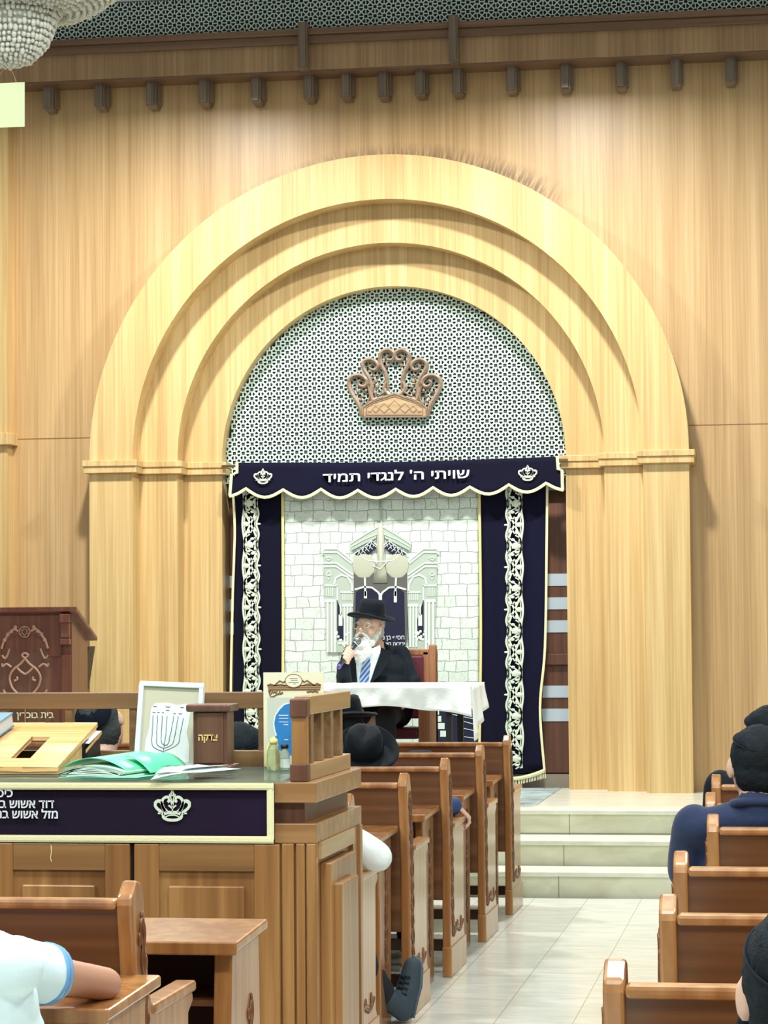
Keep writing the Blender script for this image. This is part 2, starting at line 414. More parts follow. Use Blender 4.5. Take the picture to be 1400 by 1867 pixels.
def blob(name, prims, voxel, mat, parent, world=False, it=3, noise_amp=0, nscale=30):
    """one continuous skin grown over rounded volumes"""
    mb = MB()
    for p in prims:
        if p[0] == 'c':
            a, b, ra, rb = V(p[1]), V(p[2]), p[3], p[4]
            d = b-a; L_ = d.length or 1e-4; t = d/L_ if L_ > 1e-4 else V((0, 0, 1))
            pts = []; rs = []
            for k in range(5): th = PI/2*(1-k/4); pts.append(a-t*ra*math.sin(th)); rs.append(max(ra*math.cos(th), 1e-4))
            for k in range(5): th = PI/2*(k/4); pts.append(b+t*rb*math.sin(th)); rs.append(max(rb*math.cos(th), 1e-4))
            mb.tube(pts, rs, 12)
        else:
            c, r, M = p[1], p[2], (p[3] if len(p) > 3 else None)
            mb.ball(c, 1, 20, 14, r, M)
    me = mb.mesh(name)
    o = bpy.data.objects.new(name, me); TMP.collection.objects.link(o)
    m = o.modifiers.new('r', 'REMESH'); m.mode = 'VOXEL'; m.voxel_size = voxel
    if it: s = o.modifiers.new('s', 'SMOOTH'); s.iterations = it; s.factor = .5
    TMP.view_layers[0].update()
    me2 = bpy.data.meshes.new_from_object(o.evaluated_get(TMP.view_layers[0].depsgraph)); bpy.data.objects.remove(o)
    if noise_amp:
        dl = [(v.co.copy(), v.normal.copy()) for v in me2.vertices]
        for v, (c, n_) in zip(me2.vertices, dl):
            v.co = c+n_*noise_amp*noise.noise(c*nscale)
    return link(name, me2, mat, parent, smooth=True, world=world)

# ================================================================== ROOM SHELL
XL, XR = -7.2, 4.2
yA, yB, yC = 14.19, 14.53, 14.92      # three risers
struct('floor', MB().box(XL, XR, -2.5, 14.3, -.1, 0), M_floor)
zc = onY(163, 11.5, 16.55).z
struct('ceiling', MB().box(XL, XR, -2.5, 17.3, zc, zc+.1), M_plaster)
k = 0
for (y0, z0, z1) in ((yA, 0, .147), (yB, .147, .294), (yC, .294, PLAT)):
    yend = {yA: yB, yB: yC, yC: 17.3}[y0]
    k += 1
    o = struct('trim_%d' % k, MB().box(XL, XR, y0, yend+.05, z0 if z0 else 0, z1-.028), M_riser)
    part('nosing', MB().box(XL, XR, y0-.025, (yend+.05) if y0 != yC else y0+.3, z1-.028, z1), M_nose, o, bevel=.006)
o = struct('platform', MB().box(XL, XR, yC+.3, 17.3, PLAT-.028, PLAT), M_platm)

# panelled back wall with the arched opening
Rw = R1-.06
wall = MB()
zt = zc+.0
wall.box(XL, AX-Rw, WALL, WALL+.12, PLAT, zt)
wall.box(AX+Rw, XR, WALL, WALL+.12, PLAT, zt)
n = 48; prev = None
for i in range(n+1):
    th = PI*i/n; x = AX-Rw*math.cos(th); z = AZ+Rw*math.sin(th)
    if prev:
        wall.add([(prev[0], WALL, prev[1]), (x, WALL, z), (x, WALL, zt), (prev[0], WALL, zt)], [(0, 1, 2, 3)])
        wall.add([(prev[0], WALL, prev[1]), (x, WALL, z), (x, WALL+.12, z), (prev[0], WALL+.12, prev[1])], [(0, 1, 2, 3)])
    prev = (x, z)
wl = struct('wall_back', wall, M_wall)
# thin horizontal joints of the panelling
jl = onY(90, 799.5, WALL).z; jr = onY(1330, 774, WALL).z
jm = plain('joint_shadow_gap', (140, 104, 62), .6)
part('panel_joint', MB().box(onY(16, 800, WALL).x, AX-R1+.02, WALL-.0015, WALL+.01, jl-.003, jl+.003), jm, wl)
part('panel_joint', MB().box(AX+R1-.02, XR, WALL-.0015, WALL+.01, jr-.003, jr+.003), jm, wl)

def archring(ri, ro, y0, y1):
    mb = MB(); n = 72; pts = []
    for i in range(n+1):
        th = PI*i/n; c, s = math.cos(th), math.sin(th)
        pts.append(((AX-ri*c, AZ+ri*s), (AX-ro*c, AZ+ro*s)))
    vs = []; fs = []
    for (a, b) in pts:
        vs += [(a[0], y0, a[1]), (b[0], y0, b[1]), (b[0], y1, b[1]), (a[0], y1, a[1])]
    for i in range(n):
        for q in range(4): fs.append((i*4+q, i*4+(q+1) % 4, (i+1)*4+(q+1) % 4, (i+1)*4+q))
    fs += [(0, 1, 2, 3), tuple(n*4+q for q in (3, 2, 1, 0))]
    return mb.add(vs, fs)
ih = .085   # impost height
izt = onY(200, 839, OUT-.04).z
AZ = max(AZ, izt)
for j, (ri, ro, y0, y1) in enumerate(((R2, R1, OUT, WALL+.02), (R3, R2+.02, MID, WALL+.14), (R4, R3+.02, INN, BACK+.2))):
    ring = archring(ri, ro, y0, y1)
    for s in (-1, 1):        # the straight stilt between impost and springing
        ring.box(AX+s*ri, AX+s*ro, y0, y1, izt, AZ+.001)
    rg = struct('trim_%d' % (4+j), ring, M_ring)
    for s in (-1, 1):
        xa, xb = AX+s*ri, AX+s*ro
        part('pilaster', MB().box(xa, xb, y0, y1, PLAT, izt-ih), M_ring, rg)
        xo = xb+s*(.04 if j == 0 else 0); xi = xa-s*.04
        im = MB(); im.box(xi, xo, y0-.045, y1, izt-.04, izt); im.box(xi+s*.006, xo-s*.006, y0-.036, y1, izt-ih, izt-.04)
        part('impost', im, M_ring, rg, bevel=.003)
# skirting + walnut door panelling behind the curtain
bk = struct('wall_niche', MB().box(AX-R3, AX+R3, BACK+.12, BACK+.2, PLAT, AZ+R4+.05), M_door)
part('skirting', MB().box(AX-R4+.0, AX+R4-.0, BACK+.06, BACK+.13, PLAT, PLAT+.09), M_stonebase, bk)

# plain pilaster at the left edge of the room
pe = onY(15.5, 500, WALL-.1)
lp = MB().box(pe.x-.45, pe.x, WALL-.12, WALL, PLAT, onY(10, 150, WALL-.12).z)
lpz = onY(10, 789, WALL-.16).z
lo = struct('trim_7', lp, M_ring)
part('impost', MB().box(pe.x-.47, pe.x+.035, WALL-.16, WALL, lpz-.08, lpz), M_ring, lo, bevel=.003)

# cornice beam with corbels
BY = 16.44
zb = onY(163, 145, BY).z; zm0 = onY(163, 99, BY).z; zm1 = onY(163, 81.5, BY-.05).z; zm2 = onY(163, 69, BY-.07).z
bm_ = struct('trim_8', MB().box(XL, XR, BY, WALL+.02, zb, zm0+.01), M_beam)
part('moulding', MB().box(XL, XR, BY-.035, WALL, zm0, zm1), M_dark, bm_, bevel=.004)
part('moulding', MB().box(XL, XR, BY-.065, WALL, zm1, zm2), M_dark, bm_, bevel=.006)
part('soffit_shade', MB().box(XL, XR, BY+.004, WALL+.01, zb-.012, zb+.001), M_dark, bm_)  # dark board added to paint the shade on the beam's underside
corb = [(77, 100, 207), (171, 197, 203), (265, 288, 201), (361, 385, 197), (456, 478, 194), (552, 575, 188), (620, 641, 186), (688, 709, 185), (755, 778, 181), (823, 847, 179), (922, 945, 174), (1020, 1043, 171), (1121, 1145, 168), (1221, 1243, 163), (1321, 1344, 158)]
for (xa, xb, yb) in corb:
    cyy = WALL-.15
    a = onY(xa+1, yb-55, cyy); b = onY(xb-8, yb-6, cyy)
    w = .052; x0 = a.x; z0 = b.z+.012; h = zb
    w = .07; x0 -= .003; c = MB(); c.box(x0, x0+w, cyy+.012, WALL, z0, h); c.box(x0+.008, x0+w-.012, cyy-.008, WALL, z0+.006, h); c.box(x0+w-.004, x0+w+.012, cyy+.05, WALL, z0+.02, h)
    c.prism([(cyy+.014, z0), (WALL, z0-.012), (WALL, z0)], 'X', x0+.006, x0+w-.006)
    part('corbel', c, M_corbel, bm_, bevel=.004)
for (xa, xb) in ((542, 566), (817, 841)):
    a = onY(xa, 90, BY-.12); b = onY(xb-7, 90, BY-.12)
    c = MB(); c.box(a.x, b.x, BY-.105, BY+.02, zb-.01, zm2+.035); c.box(a.x+.01, b.x-.01, BY-.12, BY+.02, zb-.0, zm2+.03)
    part('bracket', c, M_corbel, bm_, bevel=.004)

# ------------------------------------------------------------------ lattice screens
PER = .0625
def lattice(cells, x0, z0, y, th=.012, clip=None, thin=1.0):
    """square rings joined by crossing bars; returns bars, insets"""
    mb = MB(); pl_ = MB(); P = PER; ho, hr = .19*P, (.19+.13*thin)*P; bw = .075*P*thin
    def bar(a, b, w, yy=y):
        a = V((a[0], 0, a[1])); b = V((b[0], 0, b[1])); t = (b-a).normalized(); q = V((-t.z, 0, t.x))*w
        c = [a+q, b+q, b-q, a-q]
        vs = [(p.x, yy, p.z) for p in c]+[(p.x, yy+th, p.z) for p in c]
        mb.add(vs, [(0, 1, 2, 3), (0, 1, 5, 4), (1, 2, 6, 5), (2, 3, 7, 6), (3, 0, 4, 7)])
    for (i, j) in cells:
        cx, cz = x0+i*P, z0+j*P
        def ok(x, z): return clip is None or clip(x, z)
        if not ok(cx, cz): continue
        # square ring
        o_, i_ = hr, ho
        vs = []
        for yy in (y, y+th):
            for h in (o_, i_):
                vs += [(cx-h, yy, cz-h), (cx+h, yy, cz-h), (cx+h, yy, cz+h), (cx-h, yy, cz+h)]
        fs = []
        for q in range(4):
            r = (q+1) % 4
            fs += [(q, r, 4+r, 4+q), (4+q, 4+r, 12+r, 12+q), (q, r, 8+r, 8+q)]
        mb.add(vs, fs)
        h = hr
        bar((cx+h, cz), (cx+P-h, cz), bw, y+.001); bar((cx, cz+h), (cx, cz+P-h), bw, y+.001)
        bar((cx+h*.93, cz+h*.93), (cx+P-h*.93, cz+P-h*.93), bw*1.15, y+.0005)
        bar((cx+h*.93, cz+P-h*.93), (cx+P-h*.93, cz+h*.93), bw*1.15, y+.0015)
        s = ho*.72
        pl_.add([(cx-s-.001, y+.02, cz-s-.001), (cx+s-.002, y+.02, cz-s-.001), (cx+s-.002, y+.02, cz+s-.003), (cx-s-.001, y+.02, cz+s-.003)], [(0, 1, 2, 3)])
    return mb, pl_
lzb = izt-.12
cells = [(i, j) for i in range(-24, 25) for j in range(0, 26)]
def inarch(x, z):
    if z < AZ: return abs(x-AX) < R4+.01
    return math.hypot(x-AX, z-AZ) < R4+.01
bars, plates = lattice(cells, AX+.01, lzb, BACK, clip=inarch)
ls = thing('lattice_screen', 'pale mint arched lattice screen above the embroidered valance', 'lattice', (AX, BACK, lzb))
part('fretwork', bars, M_lattice, ls)
part('inset_plates', plates, M_latplate, ls)['kind'] = 'stuff'
part('backing', MB().box(AX-R4-.02, AX+R4+.02, BACK+.035, BACK+.05, lzb-.1, AZ+R4+.02), M_latback, ls)
gz0 = zm2+.02; nrow = max(3, int((zc-zm2)/PER)+1)
bars, plates = lattice([(i, j) for i in range(-2, 98) for j in range(0, nrow)], -5.3, gz0, BY+.02, clip=lambda x, z: z < zc-.01, thin=.66)
ls = thing('lattice_screen', 'grey lattice strip running above the dark cornice under the ceiling', 'lattice', (-2.5, BY, zm2))
part('fretwork', bars, M_lattice2, ls)
part('backing', MB().box(XL, XR, BY+.055, BY+.07, zm2, zc), M_latback, ls)

# ------------------------------------------------------------------ carved wooden crown
def cz(px, py): return onY(560+px/4.375, 580+py/4.375, BACK-.05)
crown = thing('wooden_crown', 'carved brown wooden crown mounted on the arched lattice screen', 'crown', cz(695, 785))
cy = BACK-.012
def q2(px, py): p = cz(px, py); return (p.x, p.z)
base = [q2(*p) for p in ((440, 785), (440, 712), (500, 668), (695, 598), (890, 668), (950, 712), (950, 785))]
part('base_plate', MB().prism(base, 'Y', cy-.03, cy), M_carved2, crown, bevel=.003)
rim = MB(); b2 = base+[base[0]]; rim.ribbon(b2, .013, cy-.03, .008)
inner = [((p[0]-q2(695, 710)[0])*.88+q2(695, 710)[0], (p[1]-q2(695, 715)[1])*.8+q2(695, 715)[1]) for p in base]
rim.ribbon(inner+[inner[0]], .005, cy-.03, .005)
part('rim', rim, M_carved, crown)
zg = MB()
for (x, w, h, yb) in ((695, 52, 50, 755), (612, 40, 38, 755), (778, 40, 38, 755), (545, 28, 26, 752), (845, 28, 26, 752), (497, 15, 12, 750), (893, 15, 12, 750)):
    zg.ribbon([q2(x-w, yb-h), q2(x, yb), q2(x+w, yb-h)], .006, cy-.03, .004)
    if h > 20: zg.ribbon([q2(x-w, yb-h), q2(x, yb-2*h), q2(x+w, yb-h)], .003, cy-.03, .003)
part('zigzag_carving', zg, M_carved, crown)
SC = [[(655, 612), (612, 560), (632, 500), (618, 430), (588, 370), (578, 305), (598, 265), (640, 250), (680, 268), (692, 302), (672, 332), (640, 330), (632, 308), (648, 296)],
      [(600, 628), (560, 640), (520, 650), (505, 590), (512, 540), (488, 470), (450, 410), (440, 365), (462, 335), (505, 328), (545, 348), (560, 380), (540, 412), (508, 408), (495, 388), (508, 372)],
      [(432, 780), (420, 720), (395, 665), (350, 590), (328, 525), (340, 480), (380, 455), (430, 458), (470, 490), (472, 525), (445, 545), (412, 532), (406, 508), (424, 494)],
      [(470, 690), (500, 620), (488, 560), (478, 520)], [(632, 500), (640, 560), (600, 600), (555, 625)]]
for sgn in (0, 1):
    sc = MB()
    for kk, pth in enumerate(SC):
        pp = [((p[0] if not sgn else 1390-p[0]), p[1]) for p in pth]
        pts = [q2(p[0], p[1]) for p in pp]; sm = smooth_pts([(a, 0, b) for a, b in pts], 5); sm = [(a, c) for a, _, c in sm]
        w = .027 if kk < 3 else .014
        ws = [w*(1 if i < len(sm)*.6 else 1-.45*(i-len(sm)*.6)/(len(sm)*.4)) for i in range(len(sm))]
        sc.ribbon(sm, ws, cy, .03, .006)
        sc.ribbon(sm, [q*.3 for q in ws], cy-.034, .006, .002)
    part('scroll', sc, M_carved, crown)
    lf = MB()
    for (x, y, r) in ((545, 500, 18), (555, 545, 14), (540, 590, 17), (530, 460, 11), (560, 455, 10), (400, 580, 15), (440, 620, 15), (465, 575, 13), (420, 650, 11), (385, 545, 8), (640, 375, 16), (575, 520, 9), (450, 655, 8)):
        x = x if not sgn else 1390-x
        a = q2(x, y); lf.ball((a[0], cy-.02, a[1]), r/4.375/272*1.0, 8, 6, (1, .9, 1))
        b_ = q2(x+random.uniform(-30, 30), y+30); lf.ribbon([a, b_], [.008, .003], cy-.004, .014)
    part('leaf_carving', lf, M_carved, crown, smooth=True)

# ================================================================== ARK CURTAIN
CY = BACK-.09
def cw(x, amp=.006, f=21, ph=0): return amp*math.sin(x*f+ph)+amp*.5*math.sin(x*f*2.3+ph*2+1)
def sheet(poly_l, poly_r, nz=30, nx=16, y=CY, amp=.006, f=21, th=.004, ph=0):
    """cloth between left and right edge polylines given as (x, z) top to bottom"""
    mb = MB()
    def at(pl_, t):
        k = t*(len(pl_)-1); i = min(int(k), len(pl_)-2); u = k-i
        return (pl_[i][0]*(1-u)+pl_[i+1][0]*u, pl_[i][1]*(1-u)+pl_[i+1][1]*u)
    vs = []; fs = []
    for j in range(nz+1):
        a, b = at(poly_l, j/nz), at(poly_r, j/nz)
        for i in range(nx+1):
            u = i/nx; x = a[0]*(1-u)+b[0]*u; z = a[1]*(1-u)+b[1]*u
            vs.append((x, y+cw(x, amp, f, ph)*(.4+.6*j/nz), z))
    m = len(vs)
    vs += [(p[0], p[1]+th, p[2]) for p in vs]
    w = nx+1
    for j in range(nz):
        for i in range(nx):
            fs.append((j*w+i, j*w+i+1, (j+1)*w+i+1, (j+1)*w+i)); fs.append((m+j*w+i, m+j*w+i+1, m+(j+1)*w+i+1, m+(j+1)*w+i))
    for j in range(nz):
        for i in (0, nx): fs.append((j*w+i, (j+1)*w+i, m+(j+1)*w+i, m+j*w+i))
    for i in range(nx):
        for j in (0, nz): fs.append((j*w+i, j*w+i+1, m+j*w+i+1, m+j*w+i))
    return mb.add(vs, fs)
def c2(px, py, Y=CY): p = onY(px, py, Y); return (p.x, p.z)
cur = thing('ark_curtain', 'tall navy velvet curtain with lace bands and a woven white stone centre', 'curtain', (AX, CY, PLAT))
part('centre_panel', sheet([c2(514, 870), c2(515, 1400)], [c2(874, 870), c2(872, 1405)], nx=60, amp=.004, f=17), M_stones, cur, smooth=True, label='woven white stone wall centre panel')
lside = sheet([c2(424, 870), c2(427, 960), c2(426, 1100), c2(424, 1410)], [c2(514, 870), c2(515, 1150), c2(514, 1405)], amp=.009, f=30)
part('velvet_panel', lside, M_velvet, cur, smooth=True)
rside = sheet([c2(874, 870), c2(876, 1150), c2(873, 1418)], [c2(999, 870), c2(998, 1000), c2(995, 1180), c2(987, 1290), c2(995, 1404)], amp=.010, f=26, ph=1)
part('velvet_panel', rside, M_velvet, cur, smooth=True)
def edge(pts, w, y=CY-.016, d=.006): 
    mb = MB(); mb.ribbon([(a, c) for a, _, c in smooth_pts([(p[0], 0, p[1]) for p in pts], 6)], w, y, d, .003); return mb
for pts in ([c2(516, 870), c2(517, 1150), c2(515, 1400)], [c2(874, 870), c2(877, 1150), c2(874, 1405)]):
    part('yellow_braid', edge(pts, .017), plain('yellow_braid', (232, 222, 150), .7) if 'yellow_braid' not in MATS else MATS['yellow_braid'], cur)
for pts in ([c2(425, 870), c2(429, 960), c2(428, 1010), c2(425, 1100), c2(422, 1250), c2(422, 1410)], [c2(998, 870), c2(997, 1000), c2(994, 1180), c2(985, 1290), c2(993, 1404)]):
    part('cream_edging', edge(pts, .016), M_trim, cur)
part('cream_edging', edge([c2(874, 1423), c2(940, 1419), c2(970, 1413), c2(994, 1404)], .024, CY-.014), M_trim, cur)
fr = MB()
for i in range(42):
    t = i/41; a = c2(876+118*t, 1426-20*t**1.6); fr.ribbon([a, (a[0]+random.uniform(-.003, .003), a[1]-.045)], .005, CY-.012, .003)
part('fringe', fr, M_trim, cur)
def lace(xc, mirror, z_top, z_bot, lean):
    mb = MB(); per = .284; hw = .058; y = CY-.022
    s = -1 if mirror else 1
    def X(u, z): return xc+lean*(z_top-z)+s*u*hw
    z = z_top; nseg = int((z_top-z_bot)/per*24)
    L_ = []; R_ = []; A = []; B = []
    for i in range(nseg+1):
        z = z_top-(z_top-z_bot)*i/nseg; ph = 2*PI*(z_top-z)/per
        L_.append((X(-.85+.14*math.cos(ph*2), z), z)); R_.append((X(.85+.12*math.cos(ph), z), z))
        A.append((X(.78*math.sin(ph*.5), z), z)); B.append((X(-.78*math.sin(ph*.5), z), z))
    L2 = [(x+s*.012, z) for x, z in L_]; R2_ = [(x-s*.014, z) for x, z in R_]
    for P_, w in ((L_, .011), (R_, .013), (A, .013), (B, .012), (R2_, .006), (L2, .005)): mb.ribbon(P_, w, y, .004)
    z = z_top
    kk = 0
    while z > z_bot:
        # crossing flowers, leaves and buds, repeating
        def leaf(u, dz, r, sx=1, sz=1):
            zz = z-dz
            if zz < z_bot+.01: return
            mb.ball((X(u, zz), y-.003, zz), r, 8, 4, (sx, .3, sz))
        for (u, dz, r, a, b_) in ((.55, .0, .022, 1.1, .8), (-.95, .0, .012, 1.4, .6), (-.5, .045, .011, .8, 1.3), (.25, .05, .012, 1, 1.4), (.7, .075, .011, 1, 1.2), (-.2, .10, .012, 1.2, .8),
                                   (.1, .142, .024, 1, 1), (.55, .142, .013, 1, 1), (-.45, .13, .010, .7, 1.6), (-.5, .165, .010, .7, 1.6), (.3, .185, .012, 1.4, .7), (-.25, .2, .013, 1.2, .8), (.65, .215, .012, 1, 1), (-.55, .24, .012, .8, 1.2), (.2, .245, .011, 1, 1.2)):
            leaf(u, dz, r, a, b_)
        for (u0, u1, d0, d1) in ((-.6, .5, .09, .13), (-.6, .5, .195, .155), (.1, .7, .07, .1), (.1, .7, .21, .18), (-.7, -.2, .1, .16), (-.6, 0, .02, .06), (-.6, 0, .26, .23)):
            if z-d1 > z_bot: mb.ribbon([(X(u0, z-d0), z-d0), (X((u0+u1)/2+.12, z-(d0+d1)/2), z-(d0+d1)/2), (X(u1, z-d1), z-d1)], .008, y, .004)
        z -= per; kk += 1
    return mb
t0, t1 = c2(457.5, 880), c2(461, 1345); lean = -(t0[0]-t1[0])/(t0[1]-t1[1])
part('lace_band', lace(t0[0], True, t0[1], c2(460, 1400)[1], lean), M_embro, cur)
t0, t1 = c2(938.5, 880), c2(939, 1400); lean = -(t0[0]-t1[0])/(t0[1]-t1[1])
part('lace_band', lace(t0[0], False, t0[1], t1[1], lean), M_embro, cur)
# slit between the two curtain halves above the picture
part('centre_slit', MB().ribbon([c2(694, 880), c2(696, 962)], .012, CY-.012, .002), M_print, cur)

# woven picture on the centre panel
def g2(px, py): return c2(560+px/5.385, 920+py/5.385)
yp = CY-.012
pic = MB()      # grey-green masonry
for s in (0, 1):
    def m(px, py): return g2(px if not s else 1445-px, py)
    pic.prism([m(170, 440), m(300, 440), m(440, 560), m(460, 640), m(460, 860), m(440, 1450), m(210, 1450), m(170, 800)], 'Y', yp-.002, yp)
    pic.prism([m(425, 370), m(710, 200), m(680, 330), m(440, 450)], 'Y', yp-.002, yp)
part('woven_gatehouse', pic, M_print, cur)
dk = MB()
dk.prism([g2(450, 600), g2(990, 600), g2(985, 1350), g2(460, 1350)], 'Y', yp-.001, yp+.001)
part('woven_porch_shade', dk, M_print3, cur)
dv = MB()
dv.prism([g2(480, 860), g2(560, 822), g2(640, 822), g2(700, 870), g2(722, 900), g2(750, 870), g2(800, 822), g2(890, 822), g2(955, 860), g2(965, 1400), g2(470, 1400)], 'Y', yp-.003, yp-.001)
part('woven_doorway', dv, M_print4, cur)
for s in (0, 1):
    def m(px, py): return g2(px if not s else 1445-px, py)
    dv = MB(); dv.prism([m(298, 930), m(362, 1130), m(362, 1330), m(298, 1330)], 'Y', yp-.004, yp-.002); part('woven_window', dv, M_print4, cur); dv = MB()
    dv.prism([m(455, 480), m(640, 350), m(690, 420), m(600, 500), m(520, 515)], 'Y', yp-.004, yp-.002); part('woven_grille', dv, M_print4, cur)
wl_ = MB(); lmp = MB()
for s in (0, 1):
    def m(px, py): return g2(px if not s else 1445-px, py)
    R_ = lambda pts, w: wl_.ribbon([m(*p) for p in pts], w, yp-.003, .003)
    for y in (435, 470): R_([(145, y), (300, y), (440, y+110)], .010)
    for y in (575, 610): R_([(160, y), (290, y), (455, y+115)], .010)
    R_([(170, 795), (305, 795)], .012); R_([(300, 795), (300, 940)], .010); R_([(330, 860), (460, 860)], .010)
    R_([(270, 780), (285, 720), (340, 690), (400, 710), (440, 780), (450, 860)], .012)
    for x in (195, 215, 235, 255): R_([(x, 810), (x, 900)], .005)
    for x in (355, 375, 395, 415, 435): R_([(x, 870), (x, 940)], .005)
    R_([(180, 945), (290, 945)], .02); R_([(350, 990), (455, 990)], .018)
    for x in (205, 245, 275): R_([(x, 960), (x, 1450)], .014)
    for x in (370, 400, 430): R_([(x, 1000), (x, 1400)], .011)
    R_([(215, 690), (215, 700)], .03); R_([(215, 650), (240, 690), (215, 740), (190, 690), (215, 650)], .005); R_([(185, 530), (215, 515), (245, 530), (215, 550), (185, 530)], .006)
    R_([(430, 385), (560, 300), (708, 215)], .006); R_([(425, 420), (560, 345), (690, 290)], .005)
    for i in range(5): R_([(500+i*38, 500-i*22), (530+i*36, 420-i*18)], .004); R_([(490+i*38, 440-i*14), (540+i*36, 500-i*20)], .004)
    R_([(455, 490), (640, 355), (690, 400)], .007)
    # round hanging shade and its tassel
    c = m(560, 600); lmp.ball((c[0], yp-.002, c[1]), .078, 20, 6, (1.05, .06, 1.15))
    R_([(570, 720), (576, 900)], .013); R_([(576, 850), (576, 960)], .02)
    R_([(330, 980), (332, 1090)], .008); R_([(332, 1080), (332, 1190)], .026)
    R_([(470, 835), (560, 808), (640, 815), (700, 860), (722, 900)], .012)
lmp.prism([g2(680, 400), g2(700, 200), g2(722, 180), g2(745, 200), g2(765, 400), g2(745, 560), g2(780, 650), g2(790, 770), g2(650, 770), g2(665, 650), g2(705, 540)], 'Y', yp-.005, yp-.002)
wl_.ribbon([g2(540, 510), g2(600, 550), g2(722, 560), g2(840, 550), g2(900, 510)], .006, yp-.004, .003)
wl_.ribbon([g2(650, 600), g2(722, 635), g2(790, 560)], .006, yp-.006, .003)
wl_.ribbon([g2(722, 870), g2(722, 1000)], .022, yp-.004, .003)
for s in (0, 1):
    for i in range(16):
        a = c2((610 if not s else 758)+random.uniform(0, 26), 1150+random.uniform(0, 26)); wl_.ball((a[0], yp-.004, a[1]), .010, 7, 4, (1, .3, 1))
part('woven_columns', wl_, M_print2, cur); part('woven_lamps', lmp, plain('woven_beige', (186, 190, 170), .85), cur, smooth=True)
# dark steps woven at the foot
ft = MB(); ft.prism([c2(796, 1296), c2(873, 1292), c2(872, 1400), c2(770, 1400), c2(770, 1330)], 'Y', yp-.002, yp); part('woven_dark_steps', ft, M_print4, cur); ft = MB(); ft.prism([c2(516, 1300), c2(600, 1296), c2(600, 1400), c2(516, 1400)], 'Y', yp-.002, yp)
part('woven_dark_steps', ft, M_print4, cur)
ft = MB()
for i, (x, y) in enumerate(((796, 1292), (800, 1305), (806, 1318), (811, 1332))): ft.prism([c2(x-8, y), c2(x+5, y), c2(x+5, y+11), c2(x-8, y+11)], 'Y', yp-.004, yp)
for (xa, ya, xb, yb) in ((815, 1300, 870, 1312), (845, 1315, 872, 1322), (842, 1327, 870, 1333), (840, 1342, 868, 1346)): ft.ribbon([c2(xa, ya), c2(xb, yb)], .004, yp-.003, .002)
part('woven_step_lines', ft, M_print2, cur)
text('woven_words', heb('חסיף בן ניסי'), .042, M_text, cur, (onY(712, 1164, yp).x, yp-.006, onY(712, 1166, yp).z), depth=.0015, bold=.0003, width=.19)
text('woven_words', heb('ידידות חיים'), .036, M_text, cur, (onY(718, 1178, yp).x, yp-.006, onY(718, 1177, yp).z), depth=.0015, bold=.0003, width=.15)

# valance
VY = CY-.10
def v2(px, py): return c2(px, py, VY)
vt = [v2(430, 843), v2(560, 843), v2(728, 841), v2(900, 836), v2(1016, 831)]
sc_px = [(420, 905), (449, 891), (517, 893), (586, 892), (653, 894), (722, 892), (790, 889), (857, 888), (928, 884), (996, 881), (1028, 894)]
low = []
for i in range(len(sc_px)-1):
    a, b = V(sc_px[i]), V(sc_px[i+1]); n_ = 8
    if i in (0, len(sc_px)-2): dip = 2
    else: dip = 15
    for q in range(n_):
        t = q/n_; low.append((a.x*(1-t)+b.x*t, a.y*(1-t)+b.y*t+dip*math.sin(PI*t)**1.0))
low.append(sc_px[-1])
up_px = [(430+(x-430)*1.0, 843.5-(max(0, x-600)/430)**1.6*12) for x in [430]+[420+608*i/80 for i in range(1, 80)]+[1018]]
val = thing('ark_valance', 'navy velvet valance with cream scalloped trim and white lettering over the curtain', 'valance', (AX, VY, v2(700, 870)[1]))
mb = MB(); vs = []; fs = []
lp_ = [v2(*p) for p in low]; n_ = len(lp_)
for i in range(n_):
    x = low[i][0]; xt = min(max(x, 430), 1018); ty = 843.5-(max(0, xt-600)/430)**1.6*12
    if x < 430: ty = 868
    if x > 1018: ty = 856
    T = v2(xt if not (x < 430 or x > 1018) else x, ty)
    for j in range(7):
        u = j/6; xx = T[0]*(1-u)+lp_[i][0]*u; zz = T[1]*(1-u)+lp_[i][1]*u
        vs.append((xx, VY+.006*math.sin(xx*9+u*3)*u-.012*u, zz))
m_ = len(vs); vs += [(p[0], p[1]+.004, p[2]) for p in vs]
for i in range(n_-1):
    for j in range(6):
        a = i*7+j; fs += [(a, a+1, a+8, a+7), (m_+a, m_+a+7, m_+a+8, m_+a+1)]
for i in range(n_-1): fs += [(i*7, (i+1)*7, m_+(i+1)*7, m_+i*7), (i*7+6, (i+1)*7+6, m_+(i+1)*7+6, m_+i*7+6)]
mb.add(vs, fs); part('velvet', mb, M_velvet, val, smooth=True)
part('scalloped_trim', MB().ribbon([v2(433, 843), v2(433, 862), v2(423, 866)]+lp_[:0]+[v2(420, 903)]+lp_+[v2(1026, 894), v2(1025, 858), v2(1018, 856), v2(1016, 832)], .020, VY-.014, .006, .003), M_trim, val)
tp = onY(723, 877, VY)
text('lettering', heb("שויתי ה' לנגדי תמיד"), .088, M_text, val, (tp.x, VY-.026, onY(723, 875.5, VY).z), xdir=V((1, 0, .012)), depth=.002, bold=.0014, width=onY(857, 870, VY).x-onY(590, 870, VY).x)
